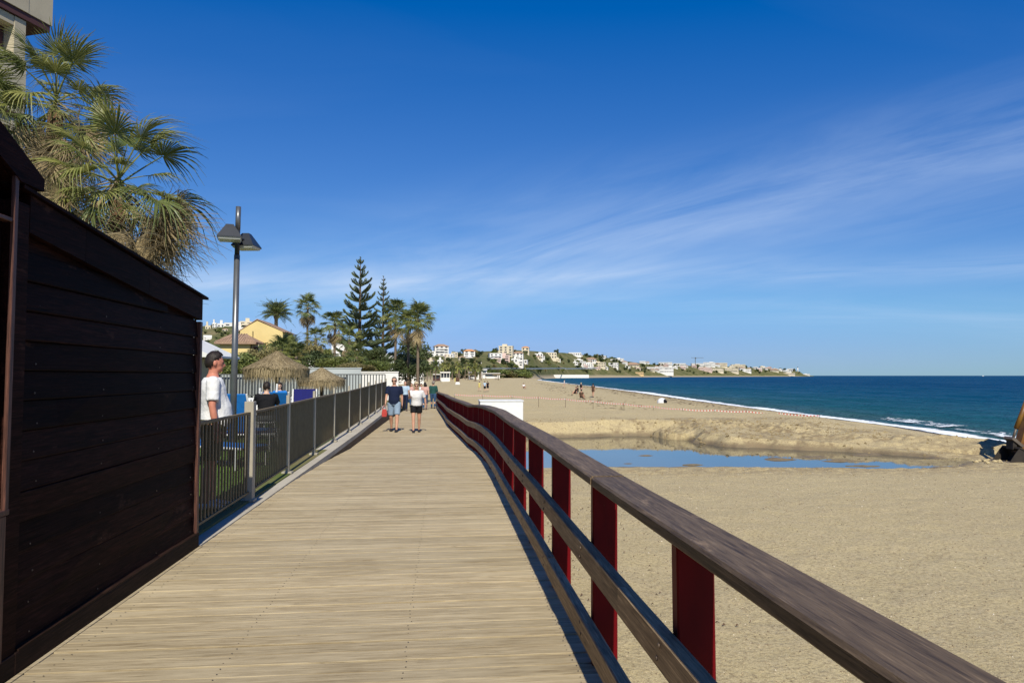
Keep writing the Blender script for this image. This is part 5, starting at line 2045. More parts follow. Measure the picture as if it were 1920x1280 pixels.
        body.tube([G(b0 - sdv * .01), G(b0 + sdv * .022 + d2 * .028), G(b0 + sdv * .028 + d2 * .06)], gr(.012, .0105, .008), 7)
    fused(body, 'body', sk, t, (voxel * .62 if detail else voxel) * s, 3)
    # shirt
    sh = MB()
    torso(sh, .90 if not waist_drop else .86, 1.47, .016)
    for sh_, el, wr, d2, sd in armp:
        e = sh_ + (el - sh_) * min(1, sleeve / .8)
        pts = [G(sh_ + V(-sd * .04, 0, .0)), G(sh_), G(sh_ + (e - sh_) * .6), G(e)]
        rd = gr(.062 * (.4 + .6 * fat), .070 * (.4 + .6 * fat), .064 * (.4 + .6 * fat), .066 * (.4 + .6 * fat))
        if sleeve > .9:
            pts += [G(el), G(wr - d2 * .02)]
            rd += gr(.052, .042)
        sh.tube(pts, rd, 12)
    fused(sh, 'shirt', top, t, voxel * s, 3)
    # shorts, trousers or skirt
    sh = MB()
    pts = [G(up(V(0, belly * .12, z))) for z in (.86, .93, 1.0)]
    sh.tube(pts, [((w * fat * scale_w + .014) * s, (d * (fat * .6 + .4) + .014 + belly * .22) * s) for z, w, d in secs[:3]], 16, flat=(1, 0, 0))
    for hip, kn, an, d2 in legp:
        if bottom_len == 'shorts':
            e = hip + (kn - hip) * .86
            sh.tube([G(hip + V(0, 0, .02)), G(hip + (kn - hip) * .4), G(e)], gr(.108 * fat, .096 * fat, .086 * fat), 12)
        elif bottom_len == 'short':
            e = hip + (kn - hip) * .52
            sh.tube([G(hip + V(0, 0, .02)), G(e)], gr(.108 * fat, .098 * fat), 12)
        else:
            sh.tube([G(hip + V(0, 0, .02)), G(hip + (kn - hip) * .5), G(kn), G(kn + (an - kn) * .5), G(an - d2 * .01)], gr(.106 * fat, .09 * fat, .070, .062, .056), 12)
    fused(sh, 'trousers' if bottom_len == 'long' else 'shorts', bottom, t, voxel * s, 3)
    # shoes
    for hip, kn, an, d2 in legp:
        m = MB()
        m.tube([G(an + V(0, -.075, -.045)), G(an + V(0, -.05, -.04)), G(an + V(0, .05, -.035)), G(an + V(0, .14, -.05)), G(an + V(0, .205, -.058)), G(an + V(0, .22, -.06))],
               gr((.02, .02), (.042, .036), (.046, .042), (.050, .027), (.038, .018), (.012, .008)), 12, flat=(1, 0, 0))
        m.build('shoe', shoes, t, True)
    # hair: a cap that follows the skull, lower at the back
    hm_ = MB()
    n_u, n_v = 22, 14
    vs, fs, ok = [], [], []
    rr = random.Random(hash(label) % 999)
    for jv in range(n_v + 1):
        th = math.pi * jv / n_v
        for iu in range(n_u):
            ph = 2 * math.pi * iu / n_u
            d = Vector((math.sin(th) * math.cos(ph), math.sin(th) * math.sin(ph), math.cos(th)))
            k = 1.085 + rr.uniform(-.045, .06)
            if d.y > .2 and d.z > .3:
                k += .06
            if d.z > .6:
                k += .05
            q = V(d.x * hw * k, .008 + d.y * .096 * k, 1.648 + d.z * .108 * k)
            if hair_len == 'long' and d.z < .2 and d.y < .25:
                q.z -= .11 * min(1, (.2 - d.z))
                q.y -= .015
            vs.append(hd(q))
            lim = (.50 if d.y > .45 else (.16 if d.y > .12 else (-.12 if d.y > -.12 else -.62))) + rr.uniform(-.09, .09)
            if hair_len == 'long':
                lim = .38 if d.y > .5 else -.9
            if hair_len == 'thin':
                lim = .62 if d.y > .3 else (.1 if d.y > -.1 else -.45)
            ok.append(d.z > lim)
    for jv in range(n_v):
        for iu in range(n_u):
            q = (jv * n_u + iu, (jv + 1) * n_u + iu, (jv + 1) * n_u + (iu + 1) % n_u, jv * n_u + (iu + 1) % n_u)
            if sum(ok[w] for w in q) >= 3:
                fs.append(q)
    hm_.add(vs, fs)
    o = hm_.build('hair', hair, t, True)
    md = o.modifiers.new('thick', 'SOLIDIFY')
    md.thickness = .016 * s
    md.offset = -1
    if glasses:
        g = MB()
        for sd in (-1, 1):
            g.ell(hd((sd * .033, .102, 1.642)), (.029 * s, .008 * s, .021 * s), hrot)
            g.tube([hd((sd * .06, .094, 1.65)), hd((sd * .079, .0, 1.65))], .004 * s, 5)
        g.tube([hd((-.02, .107, 1.647)), hd((.02, .107, 1.647))], .004 * s, 5)
        g.build('sunglasses', 'lens_black', t, True)
    elif face:
        for sd in (-1, 1):
            MB().ell(hd((sd * .031, .097, 1.640)), (.013 * s, .006 * s, .006 * s), hrot).build('eye', 'hair_dark', t, True)
            MB().ell(hd((sd * .032, .101, 1.662)), (.021 * s, .006 * s, .0045 * s), hrot).build('eyebrow', 'hair_dark', t, True)
    if face or glasses:
        MB().ell(hd((0, .101, 1.584)), (.023 * s, .007 * s, .006 * s), hrot).build('mouth', 'lip', t, True)
    armw = [G(a[2] + a[3] * .07) for a in armp]
    return t, armw


FACE_CAM = math.pi                # heading of someone walking towards the camera

# heavy-set man behind the fence, looking to the right
person('heavy-set man in a white T-shirt and olive shorts standing behind the fence looking right', (XY(399, 8.7), 8.7, .055), R(-68), 1.81, 'cloth_white', 'cloth_olive', 'shorts', 'skin_red', 'hair_dark',
       legs=((2, 2), (-3, 3)), arms=((8, 6, 10), (-2, 10, 12)), sleeve=.62, head=(6, -3), fat=1.18, belly=.095, voxel=.013, detail=True, face=True, shoes='shoe_white')

# the couple walking towards us
c1_ = 23.7
p1x = XY(739.5, c1_)
man, mw = person('man in a navy T-shirt, pale denim shorts and sunglasses walking towards us', (p1x, c1_, deck_z(c1_)), FACE_CAM + R(-4), 1.80, 'cloth_navy', 'cloth_denim_pale', 'shorts', 'skin_tan', 'hair_grey', 'thin',
                 legs=((16, 4), (-8, 14)), arms=((-10, 9, 14), (12, 9, 16)), sleeve=.6, fat=1.12, belly=.04, glasses=True, voxel=.015, waist_drop=1)
c2_ = 23.3
p2x = XY(781, c2_)
wom, ww_ = person('woman in a white blouse, black shorts and sunglasses raising a hand to her face', (p2x, c2_, deck_z(c2_)), FACE_CAM + R(5), 1.62, 'cloth_blouse', 'cloth_black', 'short', 'skin_tan', 'hair_blond', 'long',
                  legs=((-6, 10), (13, 3)), arms=((-12, 24, 8), (38, 10, 100)), sleeve=.62, fat=1.1, belly=.03, bust=.05, glasses=True, voxel=.015)

# red bag in the man's right hand
plain('bag_red', (0.42, 0.05, 0.04), (0.34, 0.035, 0.03), 9, 0.7, 0.3, bump=.3)
hw_ = Matrix.Translation(man.location) @ Matrix.Rotation(man.rotation_euler[2], 4, 'Z') @ mw[1]
bag = thing('carrier_bag', 'small red bag carried in the hand of the man in navy', 'bag', (hw_.x - .03, hw_.y, hw_.z - .40))
MB().prism([(-.07, .03), (.07, .03), (.09, .14), (.06, .27), (-.06, .27), (-.085, .13)], 'y', -.05, .05).build('pouch', 'bag_red', bag)
MB().tube([(-.06, 0, .26), (-.035, 0, .36), (0, 0, .40), (.035, 0, .36), (.06, 0, .26)], .008, 6).build('handle', 'bag_red', bag)

# further walkers on the boards
def walker(label, px, D, H, head_, z=None, **kw):
    zz = deck_z(D) if z is None else z
    return person(label, (XY(px, D), D, zz), head_, H, voxel=.022, **kw)


walker('man in a light blue shirt and dark trousers walking behind the couple', 760, 42, 1.74, FACE_CAM, top='cloth_lightblue', bottom='cloth_navy', bottom_len='long', sk='skin_tan', hair='hair_grey',
       legs=((12, 2), (-8, 14)), arms=((10, 10, 12), (-8, 10, 14)), sleeve=.6)
walker('dark-haired woman in a pink top and jeans walking away behind the blonde woman', 797, 44, 1.68, R(4), top='cloth_pink', bottom='cloth_jeans', bottom_len='long', sk='skin_fair', hair='hair_dark', hair_len='long',
       legs=((-10, 12), (12, 3)), arms=((8, 10, 12), (-8, 10, 14)), sleeve=.6)
walker('man in a dark green jacket and jeans walking away close to the red railing', 812.5, 46.5, 1.76, R(-4), top='cloth_green', bottom='cloth_jeans', bottom_len='long', sk='skin_tan', hair='hair_grey', hair_len='thin',
       legs=((10, 2), (-9, 12)), arms=((-6, 12, 14), (8, 12, 14)), sleeve=1.0, fat=1.12)
walker('person in a white top far along the boardwalk', 790, 58, 1.72, FACE_CAM, top='cloth_white', bottom='cloth_grey', bottom_len='long', legs=((8, 2), (-8, 10)))
walker('person in a red top far along the boardwalk', 799, 62, 1.7, 0, z=-.85, top='cloth_brown', bottom='cloth_black', bottom_len='long', hair='hair_dark', hair_len='long', legs=((8, 2), (-8, 10)))
walker('person in pale pink far down the walk left of the white top', 772, 54, 1.7, FACE_CAM, top='cloth_pink', bottom='cloth_jeans', bottom_len='long', legs=((-8, 10), (8, 2)))

# people on the lawn chairs
person('seated man in a black shirt with his back to us on the sunbathing lawn', (XY(500, 17.5), 17.5, .06), R(12), 1.78, 'cloth_black', 'cloth_grey', 'shorts', 'skin_fair', 'hair_dark',
       legs=((84, 84), (84, 84)), arms=((40, 14, 40), (40, 14, 40)), sleeve=.6, fat=1.15, lean=8, voxel=.018)
person('child in a blue shirt with dark hair facing us on the lawn', (XY(525, 20.5), 20.5, .25), FACE_CAM, 1.38, 'cloth_blue', 'cloth_navy', 'shorts', 'skin_fair', 'hair_dark', 'long',
       legs=((70, 80), (70, 80)), arms=((30, 10, 50), (30, 10, 50)), sleeve=.6, voxel=.018, face=True)

# people on the beach


def beach_person(label, px, feet, Hpx, **kw):
    D = 1.7 * F / Hpx
    x = XY(px, D)
    for _ in range(5):
        z = float(sand_z(np.array([x]), np.array([D]))[0])
        D = (CAM.z - z) * F / (feet - 704)
        x = XY(px, D)
    H = Hpx * D / F
    H = max(1.5, min(1.95, H)) if not kw.get('seated') else 1.7
    kw.pop('seated', 0)
    hd_ = kw.pop('heading', 0)
    return person(label, (x, D, z), hd_, H, voxel=.035, **kw)


WALK = ((12, 2), (-10, 14))
SIT = ((130, 105), (125, 108))
beach_person('person in pale yellow walking on the sand left of the pair', 899, 733.5, 16, top='cloth_yellow', bottom='cloth_yellow', bottom_len='short', sk='skin_fair', legs=WALK, heading=R(30))
beach_person('person in grey blue, left one of the walking pair on the sand', 909, 734.5, 18, top='cloth_lightblue', bottom='cloth_black', bottom_len='shorts', legs=WALK, heading=R(10))
beach_person('person all in black, right one of the walking pair on the sand', 914.5, 733.5, 18, top='cloth_black', bottom='cloth_black', bottom_len='shorts', sk='skin_fair', legs=((-8, 10), (10, 2)), heading=R(-10))
beach_person('person sitting alone on the sand towards the bay', 982, 729, 9, top='cloth_white', bottom='cloth_black', legs=SIT, seated=True, heading=R(200))
beach_person('pale figure standing at the edge of the surf', 1058, 727, 14, top='cloth_white', bottom='cloth_pink', bottom_len='short', sk='skin_fair', legs=WALK, heading=R(-90))
beach_person('standing person in a white cap and dark top above the seated group', 1089.5, 740, 19, top='cloth_black', bottom='cloth_pink', bottom_len='short', hair='hair_blond', sk='skin_tan', legs=WALK, heading=R(-60))
beach_person('person in black stooping left of the white-capped person', 1083, 738, 12, top='cloth_black', bottom='cloth_grey', legs=SIT, seated=True, heading=R(60))
beach_person('person in black sitting on the sand at the left of the group', 1080, 741, 7, top='cloth_black', bottom='cloth_black', legs=SIT, seated=True, heading=R(100))
beach_person('person in dark clothes sitting lowest in the beach group', 1090, 749, 10, top='cloth_brown', bottom='cloth_black', legs=SIT, seated=True, heading=R(-40))
beach_person('slim person in brown standing right of the beach group', 1112, 745, 14, top='cloth_brown', bottom='cloth_brown', bottom_len='short', legs=WALK, heading=R(-30))
beach_person('person in grey wading in the foam', 1268.5, 746, 14, top='cloth_grey', bottom='cloth_grey', bottom_len='short', sk='skin_tan', legs=((4, 2), (-4, 4)), heading=R(-80))
beach_person('person in green at the edge of the surf', 1282, 746, 8, top='cloth_green', bottom='cloth_white', bottom_len='short', sk='skin_fair', legs=WALK, heading=R(-80))
for k, (px, ft, hh, c) in enumerate(((905, 709, 6, 'white'), (911, 712, 7, 'white'), (868, 711, 5.5, 'black'), (882, 710, 6, 'navy'), (893, 709.5, 5.5, 'red'), (897, 711, 6, 'blue'), (848, 713.5, 7, 'green'), (925, 708.5, 5, 'yellow'))):
    beach_person('tiny figure in a %s top near the far straw parasols' % c if k else 'leftmost tiny figure in a white top near the straw parasols', px, ft, hh, top='cloth_' + c, bottom='cloth_navy', legs=WALK, heading=R(40 * k))

bpy.data.scenes.remove(WORK)


# ------------------------------------------------------------------ thatched umbrellas on the lawn
def thatched_umbrella(label, px0, px1, ptop, pbrim, D, seed):
    r = random.Random(seed)
    cx = XY((px0 + px1) / 2, D)
    rad = (px1 - px0) / 2 * D / F
    zt, zb = atY(px0, ptop, D).z, atY(px0, pbrim, D).z
    g = .06
    t = thing('thatched_umbrella', label, 'umbrella', (cx, D, g))
    zt -= g
    zb -= g
    MB().tube([(0, 0, -.1), (.02, 0, zt - .05)], [.07, .055], 10).build('pole', 'bark', t, True)
    m = MB()
    prof = [(zt, .04), (zt - .14 * (zt - zb), .22 * rad), (zt - .40 * (zt - zb), .58 * rad), (zt - .60 * (zt - zb), .92 * rad), (zt - .66 * (zt - zb), .97 * rad), (zb + .02, .94 * rad)]
    n = 28
    vs = []
    for z, q in prof:
        for k in range(n):
            a = 2 * math.pi * k / n
            w = 1 + r.uniform(-.07, .07)
            vs.append((q * w * math.cos(a), q * w * math.sin(a), z + r.uniform(-.015, .015)))
    fs = []
    for j in range(len(prof) - 1):
        for k in range(n):
            fs.append((j * n + k, j * n + (k + 1) % n, (j + 1) * n + (k + 1) % n, (j + 1) * n + k))
    m.add(vs, fs)
    m.build('canopy', 'thatch', t, fix=False)
    st = MB()
    for i in range(3200):
        a = r.uniform(0, 6.283)
        u = r.random() ** .55
        if i % 3 == 0:
            q, z = rad * r.uniform(.92, 1.0), zb + (zt - zb) * r.uniform(.26, .38)
            ln, dq = r.uniform(.12, .62) * (zt - zb) * .9, .03
        else:
            q = rad * (.05 + .93 * u)
            z = float(np.interp(q, [p[1] for p in prof[:5]], [p[0] for p in prof[:5]])) + .012
            ln, dq = .16, rad * .12
        ca, sa = math.cos(a), math.sin(a)
        tw = r.uniform(-.06, .06)
        p0 = Vector((q * ca, q * sa, z))
        slope = -.5 if i % 3 else -1
        if i % 3:
            q2 = q + dq
            z2 = z - ln * .55 + r.uniform(-.01, .03)
        else:
            q2, z2 = q + r.uniform(-.02, .05), z - ln
        p1_ = Vector((q2 * math.cos(a + tw), q2 * math.sin(a + tw), z2))
        w = Vector((-sa, ca, 0)) * r.uniform(.006, .014)
        st.add([p0 - w, p0 + w, p1_ + w * .3, p1_ - w * .3], [(0, 1, 2, 3)])
    o = st.build('straw', 'thatch_straw', t, fix=False)
    o['kind'] = 'stuff'
    for k in range(8):
        a = 2 * math.pi * k / 8
        MB().tube([(.03, 0, zt - .35 * (zt - zb)), (.88 * rad * math.cos(a), .88 * rad * math.sin(a), zb + .12)], .018, 5).build('rafter', 'bark', t)
    return t


thatched_umbrella('larger shaggy thatched umbrella in front of the railings, nearer the lamp post', 460, 577, 658, 708, 26, 2)
thatched_umbrella('smaller thatched umbrella in front of the grey garden wall', 560, 646, 689, 724, 31, 3)

# ------------------------------------------------------------------ sunbeds and lawn furniture
plain('sling_blue', (0.012, 0.15, 0.46), (0.01, 0.12, 0.38), 12, 0.8, 0.2, bump=.2)
plain('sling_navy', (0.008, 0.010, 0.11), (0.006, 0.008, 0.085), 12, 0.8, 0.2, bump=.2)
plain('white_plastic', (0.72, 0.72, 0.70), (0.64, 0.64, 0.62), 5, 0.5, 0.4)


def sunbed(label, px, D, rz, sling, back=60):
    t = thing('sunbed', label, 'sunbed', (XY(px, D), D, .058), rz)
    MB().box((0, -.05, .36), (.60, 1.25, .035), bev=.01).build('seat', sling, t)
    c, s = math.cos(R(back)), math.sin(R(back))
    MB().box((0, .58 + .42 * c, .38 + .42 * s), (.60, .035, .84), (R(-(90 - back)), 0, 0), bev=.01).build('backrest', sling, t)
    for sd in (-1, 1):
        MB().tube([(sd * .33, -.70, .35), (sd * .33, .60, .35), (sd * .33, .60 + .86 * c, .36 + .86 * s)], .02, 8).build('side_rail', 'white_plastic', t)
        for y in (-.6, .5):
            MB().tube([(sd * .33, y, 0), (sd * .33, y, .35)], .02, 8).build('leg', 'white_plastic', t)
    return t


sunbed('bright blue sunbed with its back raised just right of the lamp pole', 473, 15.8, R(168), 'sling_blue', 70)
sunbed('navy sunbed half hidden behind the lamp pole', 452, 15.2, R(100), 'sling_navy', 78)
sunbed('navy sunbed with raised back, rightmost on the lawn', 569, 20.4, R(8), 'sling_navy', 66)
sunbed('blue sunbed lying low behind the man in the white T-shirt', 424, 12.6, R(60), 'sling_blue', 25)
sunbed('bright blue sunbed behind the seated man in black, where the child sits', 526, 19.6, R(185), 'sling_blue', 62)


def plastic_chair(label, px, D, rz, h=.9, stool=False):
    t = thing('plastic_stool' if stool else 'plastic_chair', label, 'stool' if stool else 'chair', (XY(px, D), D, .058), rz)
    MB().box((0, 0, .43), (.46, .44, .03), bev=.01).build('seat', 'white_plastic', t)
    for k in range(0 if stool else 5):
        MB().box((-.18 + .09 * k, .235, .68), (.06, .02, .46), (R(-8), 0, 0)).build('back_slat', 'white_plastic', t)
    if not stool:
        MB().box((0, .27, h), (.46, .03, .06), bev=.01).build('back_rail', 'white_plastic', t)
    for sx in (-1, 1):
        for sy_ in (-1, 1):
            MB().tube([(sx * .2, sy_ * .19, .43), (sx * .23, sy_ * .23, 0)], [.022, .018], 7).build('leg', 'white_plastic', t)
        if not stool:
            MB().box((sx * .24, .02, .64), (.05, .44, .03), bev=.008).build('armrest', 'white_plastic', t)
    return t


plastic_chair('white plastic stool under the seated man in black', 500, 17.55, R(12), stool=True)
plastic_chair('white plastic chair left of the seated man, in front of the railings', 470, 20, R(20))
plastic_chair('white plastic chair behind the lamp pole', 440, 18, R(-30))
plastic_chair('white plastic chair beside the rightmost navy sunbed', 552, 21.2, R(140))
for words, px, D, pt in (('white folded parasol pole left of the seated man', 484, 19, 727), ('white parasol pole right of the seated man', 516, 19, 719)):
    t = thing('parasol_pole', words, 'pole', (XY(px, D), D, .058))
    MB().tube([(0, 0, 0), (.05, 0, atY(px, pt, D).z - .06)], [.028, .028], 8).build('pole', 'white_plastic', t)
    MB().tube([(0, 0, 0), (0, 0, .12)], [.22, .2], 12).build('foot', 'white_plastic', t)

# ------------------------------------------------------------------ red and white tape across the sand
t = NT('tape_stripes')
w = t.node('ShaderNodeTexWave', wave_type='BANDS', bands_direction='X', wave_profile='SAW')
t.l.new(t.coord('Object'), w.inputs['Vector'])
w.inputs['Scale'].default_value = 1.6
st_ = t.math('GREATER_THAN', w.outputs[1], .5)
t.base(t.mix(st_, (0.72, 0.70, 0.68), (0.55, 0.05, 0.05)), .6, .3)
tp = thing('barrier_tape', 'red and white barrier tape strung on stakes across the sand before the pond', 'tape')
pts = []
for px, py, D in ((852, 739.5, 56), (905, 741, 55), (960, 742.5, 54), (1010, 745, 52.5), (1060, 748, 51), (1112, 752, 49.5), (1170, 757, 48), (1225, 762, 46.5), (1280, 767, 45), (1340, 769, 44), (1400, 771, 43), (1465, 775, 42), (1537, 779, 40.5)):
    pts.append(atY(px, py, D))
for a, b in zip(pts[:-1], pts[1:]):
    d = b - a
    vs, n = [], 8
    L = d.length
    for i in range(n + 1):
        u = i / n
        sag = -.05 * math.sin(u * math.pi)
        vs += [(L * u, .003, sag + .026), (L * u, .003, sag - .026), (L * u, -.003, sag - .026), (L * u, -.003, sag + .026)]
    fs = []
    for i in range(n):
        q = i * 4
        fs += [(q, q + 1, q + 5, q + 4), (q + 2, q + 3, q + 7, q + 6)]
    o = MB().add(vs, fs).build('tape', 'tape_stripes', tp, fix=False)
    o.location = a
    o.rotation_euler = d.to_track_quat('X', 'Z').to_euler()
for p in pts:
    z = float(sand_z(np.array([p.x]), np.array([p.y]))[0])
    MB().tube([(p.x, p.y, z - .2), (p.x, p.y, p.z + .08)], .015, 6).build('stake', 'bark', tp)

# ------------------------------------------------------------------ white tank box beyond the handrail
D = 30.0
a, b = atY(900, 752, D), atY(981, 752, D)
zg = float(sand_z(np.array([b.x]), np.array([D]))[0])
t = thing('white_cabin', 'plain white box cabin standing on the sand behind the handrail', 'cabin', ((a.x + b.x) / 2, D + .6, zg - .05))
w, h = b.x - a.x, a.z - zg + .05
MB().box((0, 0, h / 2), (w, 1.2, h), bev=.02).build('body', 'white_plastic', t)
MB().box((0, 0, h + .012), (w + .05, 1.26, .05), bev=.01).build('lid', 'white_plastic', t)
MB().box((w * .1, -.612, h * .5), (.7, .02, h * .8), bev=.004).build('door', 'white_plastic', t)
MB().box((0, 0, .06), (w + .04, 1.24, .12), bev=.01).build('skid', 'panel_grey', t)

# ------------------------------------------------------------------ excavator at the right edge
plain('digger_yellow', (0.20, 0.10, 0.012), (0.12, 0.05, 0.010), 3, 0.5, 0.4, bump=.15)
plain('digger_dark', (0.035, 0.028, 0.022), (0.02, 0.016, 0.013), 4, 0.7, 0.3, bump=.3)
plain('steel_worn', (0.16, 0.13, 0.10), (0.09, 0.07, 0.055), 6, 0.5, 0.4, 0.3, bump=.3)
D = 24.6
base = atY(1896, 866, D)
ex = thing('excavator', 'yellow excavator at the right edge with its muddy bucket on the sand', 'excavator', (base.x, D, float(sand_z(np.array([base.x]), np.array([D]))[0])))


def ebox(name, mat, pts2, y0, y1):
    return MB().prism(pts2, 'y', y0, y1).build(name, mat, ex)


# bucket: curved shell with teeth
bk = [(-.42, .02), (-.30, -.06), (.10, -.08), (.30, .02), (.36, .22), (.26, .46), (.02, .56), (-.02, .50), (.18, .40), (.26, .20), (.20, .06), (.05, 0), (-.28, .02)]
bu = ebox('bucket', 'digger_dark', bk, -.42, .42)
for q in range(5):
    MB().prism([(-.56, -.02), (-.40, .05), (-.38, -.02)], 'y', -.40 + q * .185, -.32 + q * .185).build('tooth', 'steel_worn', bu)
for y in (-.42, .40):
    MB().prism([(-.40, .03), (.05, .0), (.24, .08), (.28, .22), (.2, .42), (.0, .52), (-.12, .4)], 'y', y, y + .02).build('bucket_side', 'digger_dark', bu)
ebox('linkage', 'digger_dark', [(-.06, .46), (.10, .46), (.14, .86), (-.02, .88)], -.16, .16)
ebox('link_bar', 'steel_worn', [(-.12, .84), (-.04, .92), (.36, .60), (.30, .52)], -.22, .22)
MB().tube([(.06, -.05, .84), (.22, -.05, 1.28)], .045, 10).build('piston_rod', 'steel_worn', ex, True)
MB().tube([(.20, -.05, 1.22), (.72, -.05, 2.35)], .085, 12).build('bucket_cylinder', 'digger_yellow', ex, True)
ebox('stick', 'digger_yellow', [(.16, .34), (.46, .30), (.78, 1.2), (1.15, 2.6), (.92, 2.8), (.58, 1.5)], -.15, .15)
ebox('boom', 'digger_yellow', [(.9, 2.85), (1.05, 2.5), (2.0, 3.0), (3.0, 2.6), (4.0, 1.2), (4.3, 1.35), (3.3, 3.1), (2.0, 3.5)], -.2, .2)
MB().tube([(1.9, 0, 3.5), (1.1, 0, 2.95)], .08, 10).build('stick_cylinder', 'digger_yellow', ex, True)
for y in (-.95, .95):
    tr_ = MB().prism([(2.8, .1), (3.1, -.06), (6.0, -.06), (6.3, .1), (6.35, .45), (6.1, .72), (3.0, .72), (2.75, .45)], 'y', y - .27, y + .27).build('track', 'digger_dark', ex)
    for q in range(12):
        MB().box((3.0 + q * .26, y, -.055), (.06, .56, .05)).build('track_pad', 'steel_worn', tr_)
ebox('house_body', 'digger_yellow', [(3.4, .85), (6.6, .85), (6.8, 1.3), (6.6, 2.0), (5.0, 2.05), (3.4, 1.4)], -1.15, 1.15)
cb_ = ebox('cab', 'digger_dark', [(3.5, 1.0), (4.9, 1.0), (4.9, 2.8), (3.8, 2.8), (3.5, 2.2)], .2, 1.12)
MB().prism([(3.62, 1.5), (4.8, 1.5), (4.8, 2.65), (3.85, 2.65), (3.62, 2.15)], 'y', .17, .195).build('cab_window', 'window_dark', cb_)
ebox('swing_ring', 'steel_worn', [(3.8, .6), (5.4, .6), (5.4, .87), (3.8, .87)], -.5, .5)
# spoil lumps by the bucket
rl_ = random.Random(6)
for k in range(14):
    x, y = base.x + rl_.uniform(-1.6, .9), D + rl_.uniform(-.9, .9)
    z = float(sand_z(np.array([x]), np.array([y]))[0])
    s = rl_.uniform(.05, .14)
    m = MB().ell((0, 0, 0), (s, s * .8, s * .6), None, 8, 6)
    m.v = [tuple(c * (1 + rl_.uniform(-.18, .18)) for c in v) for v in m.v]
    o = m.build('sand_lump', 'sand', None)
    o.location = (x, y, z + s * .25)
    tag(o, 'lump of wet dug sand lying around the excavator bucket', 'sand lump', 'sand lumps around the excavator bucket')

# ------------------------------------------------------------------ small things on the beach and at sea
p = atZ(1241, 759.5, -1.0)
z = float(sand_z(np.array([p.x]), np.array([p.y]))[0])
t = thing('beach_tent', 'small white pop-up beach tent on the sand near the surf', 'tent', (p.x, p.y, z), R(30))
MB().ell((0, 0, .0), (.45, .4, .45), None, 16, 10).build('dome', 'cloth_white', t, True)
MB().ell((.05, -.30, .08), (.25, .15, .25), None, 12, 8).build('opening', 'cloth_black', t, True)
p = atZ(858, 722, -.70)
z = float(sand_z(np.array([p.x]), np.array([p.y]))[0])
t = thing('information_stand', 'small dark sign on a white foot standing on the sand past the railing', 'sign', (p.x, p.y, z))
MB().prism([(-.55, 0), (.55, 0), (.42, .62), (-.42, .62)], 'y', -.25, .25).build('foot', 'white_plastic', t)
MB().box((-.05, 0, 1.15), (.85, .08, .95), bev=.02).build('board', 'cloth_brown', t)
MB().box((-.62, 0, 1.12), (.22, .08, 1.0), bev=.02).build('side_panel', 'cloth_yellow', t)
p = atZ(1843, 704.6, SEA)
t = thing('sailing_boat', 'tiny white boat on the sea horizon at the right', 'boat', (p.x * 1, min(p.y, 5200), SEA))
if p.y > 5200:
    t.location = (XY(1843, 5200), 5200, SEA)
MB().prism([(-7, 0), (7, 0), (9, 2.2), (-8, 2.2)], 'y', -2, 2).build('hull', 'white_wall', t)
MB().prism([(-3, 2.2), (3, 2.2), (2, 5.0), (-2.5, 5.0)], 'y', -1.5, 1.5).build('cabin', 'white_wall', t)
# seaweed lines and driftwood bits on the upper beach
rw = random.Random(15)
m = MB()
for i in range(2600):
    y = 48 + 150 * rw.random()
    x = shore(y) - rw.choice((5, 8, 9, 13, 20)) - rw.gauss(0, 1.1)
    if rw.random() < .10:
        y = rw.uniform(8, 21)
        x = rw.uniform(1.6, 3.4) + rw.gauss(0, .3)
    z = float(sand_z(np.array([x]), np.array([y]))[0]) + .012
    s = rw.uniform(.04, .30) * (1 if y > 40 else .11)
    a = rw.uniform(0, 3.14)
    dx, dy = math.cos(a) * s, math.sin(a) * s
    m.add([(x - dx, y - dy, z), (x + dy * .3, y - dx * .3, z + .01), (x + dx, y + dy, z), (x - dy * .3, y + dx * .3, z + .03)], [(0, 1, 2, 3)])
tag(m.build('beach_debris', 'cloth_brown', fix=False), 'scattered dark seaweed and twigs on the sand', 'seaweed', kind='stuff')

# pebbles and shell bits strewn over the near sand
plain('pebble', (0.30, 0.24, 0.16), (0.13, 0.10, 0.07), 3, 0.85, 0.2, rnd=0)
t = NT('pebble_mix')
gg = t.node('ShaderNodeNewGeometry')
t.base(t.ramp(gg.outputs['Random Per Island'], (0.0, (0.10, 0.075, 0.05)), (0.55, (0.26, 0.2, 0.125)), (0.94, (0.45, 0.37, 0.25)), (1.0, (0.62, 0.56, 0.46))), .85, .2)
m = MB()
N = 9000
ry = 3.0 + 21 * np.random.RandomState(3).rand(N) ** 1.25
rxx = 1.15 + (1.2 + ry * .95) * np.random.RandomState(4).rand(N)
rzz = sand_z(rxx, ry)
for i in range(N):
    s = rw.uniform(.004, .011) * (1 + ry[i] * .05)
    x, y, z = rxx[i], ry[i], rzz[i]
    a = rw.uniform(0, 3)
    ca, sa = math.cos(a) * s, math.sin(a) * s
    m.add([(x + ca, y + sa, z), (x - sa * .7, y + ca * .7, z), (x - ca, y - sa, z), (x + sa * .7, y - ca * .7, z), (x, y, z + s * .9)], [(0, 1, 4), (1, 2, 4), (2, 3, 4), (3, 0, 4)])
tag(m.build('pebbles', 'pebble_mix', fix=False), 'small pebbles and shell bits strewn over the near sand', 'pebbles', kind='stuff')

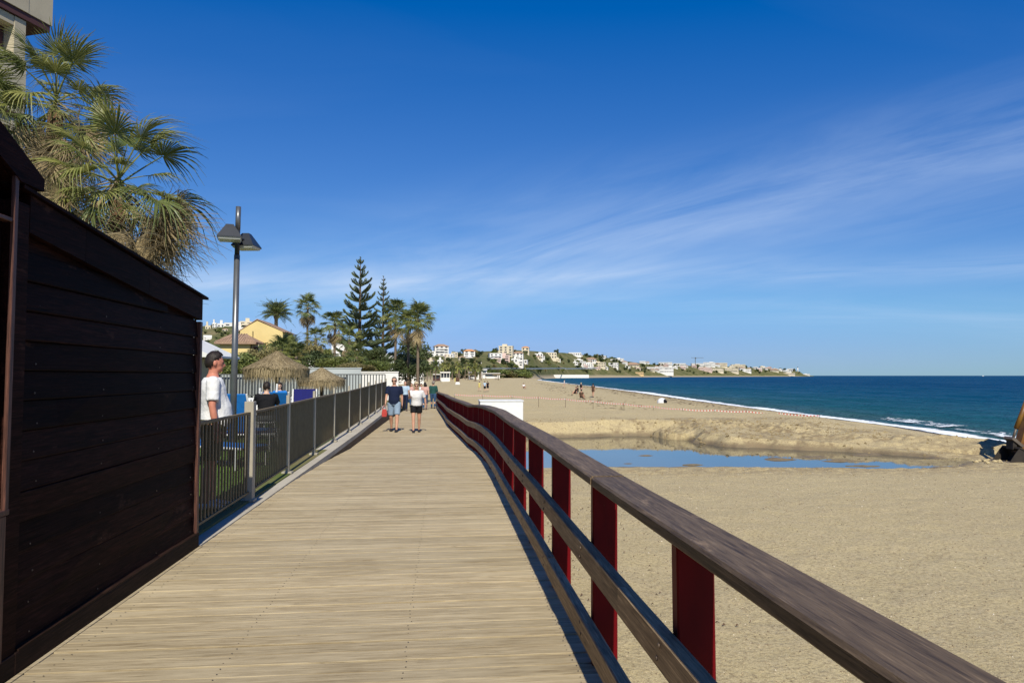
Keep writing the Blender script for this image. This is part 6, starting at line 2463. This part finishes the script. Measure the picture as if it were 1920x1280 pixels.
# crumbled clods on the spoil heap, along the cut bank and in the wheel tracks
plain('wet_clod', (0.34, 0.265, 0.14), (0.15, 0.11, 0.06), 1.3, 0.95, 0.1, bump=.5, rnd=0)
rc = np.random.RandomState(12)
cx_, cy_, cs_ = [], [], []
for n_, xa_, xb_, ya_, yb_, s0_, s1_ in ((1500, 9.5, 21, 30.5, 38.5, .02, .10), (350, 3, 10, 36, 39.5, .02, .06), (900, 2.5, 22, 20.8, 24.2, .008, .035), (500, 17, 26, 24.5, 31, .02, .09)):
    cx_ += list(xa_ + (xb_ - xa_) * rc.rand(n_))
    cy_ += list(ya_ + (yb_ - ya_) * rc.rand(n_))
    cs_ += list(s0_ + (s1_ - s0_) * rc.rand(n_) ** 3)
cx_, cy_ = np.array(cx_), np.array(cy_)
cz_ = sand_z(cx_, cy_)
m = MB()
for x, y, z, s in zip(cx_, cy_, cz_, cs_):
    if z < POND + .03:
        continue
    j = lambda: rw.uniform(.65, 1.25) * s
    m.add([(x + j(), y, z), (x, y + j(), z), (x - j(), y, z), (x, y - j(), z), (x + rw.uniform(-.3, .3) * s, y + rw.uniform(-.3, .3) * s, z + j() * .8), (x, y, z - s)],
          [(0, 1, 4), (1, 2, 4), (2, 3, 4), (3, 0, 4), (1, 0, 5), (2, 1, 5), (3, 2, 5), (0, 3, 5)])
tag(m.build('sand_clods', 'wet_clod', fix=False), 'crumbled clods of sand over the spoil heap and wheel tracks', 'sand clods', kind='stuff')

# look-alikes that still share a label: tell them apart by their place, counted from the left
ORD = ('first second third fourth fifth sixth seventh eighth ninth tenth eleventh twelfth thirteenth fourteenth fifteenth sixteenth seventeenth eighteenth nineteenth '
       'twentieth twenty-first twenty-second twenty-third twenty-fourth twenty-fifth twenty-sixth twenty-seventh twenty-eighth twenty-ninth thirtieth thirty-first '
       'thirty-second thirty-third thirty-fourth thirty-fifth thirty-sixth').split()
same = {}
for o in bpy.data.objects:
    if o.parent is None and 'label' in o and o.get('kind') is None:
        same.setdefault(o['label'], []).append(o)
for lab, obs in same.items():
    if len(obs) > 1 and len(obs) <= len(ORD) and len(lab.split()) <= 14:
        obs.sort(key=lambda o: project(o.location)[0])
        for k, o in enumerate(obs):
            n_ = len(lab.split())
            o['label'] = lab + (', %s from the left' if n_ <= 12 else ', %s from left' if n_ == 13 else ', %s rightwards') % ORD[k]
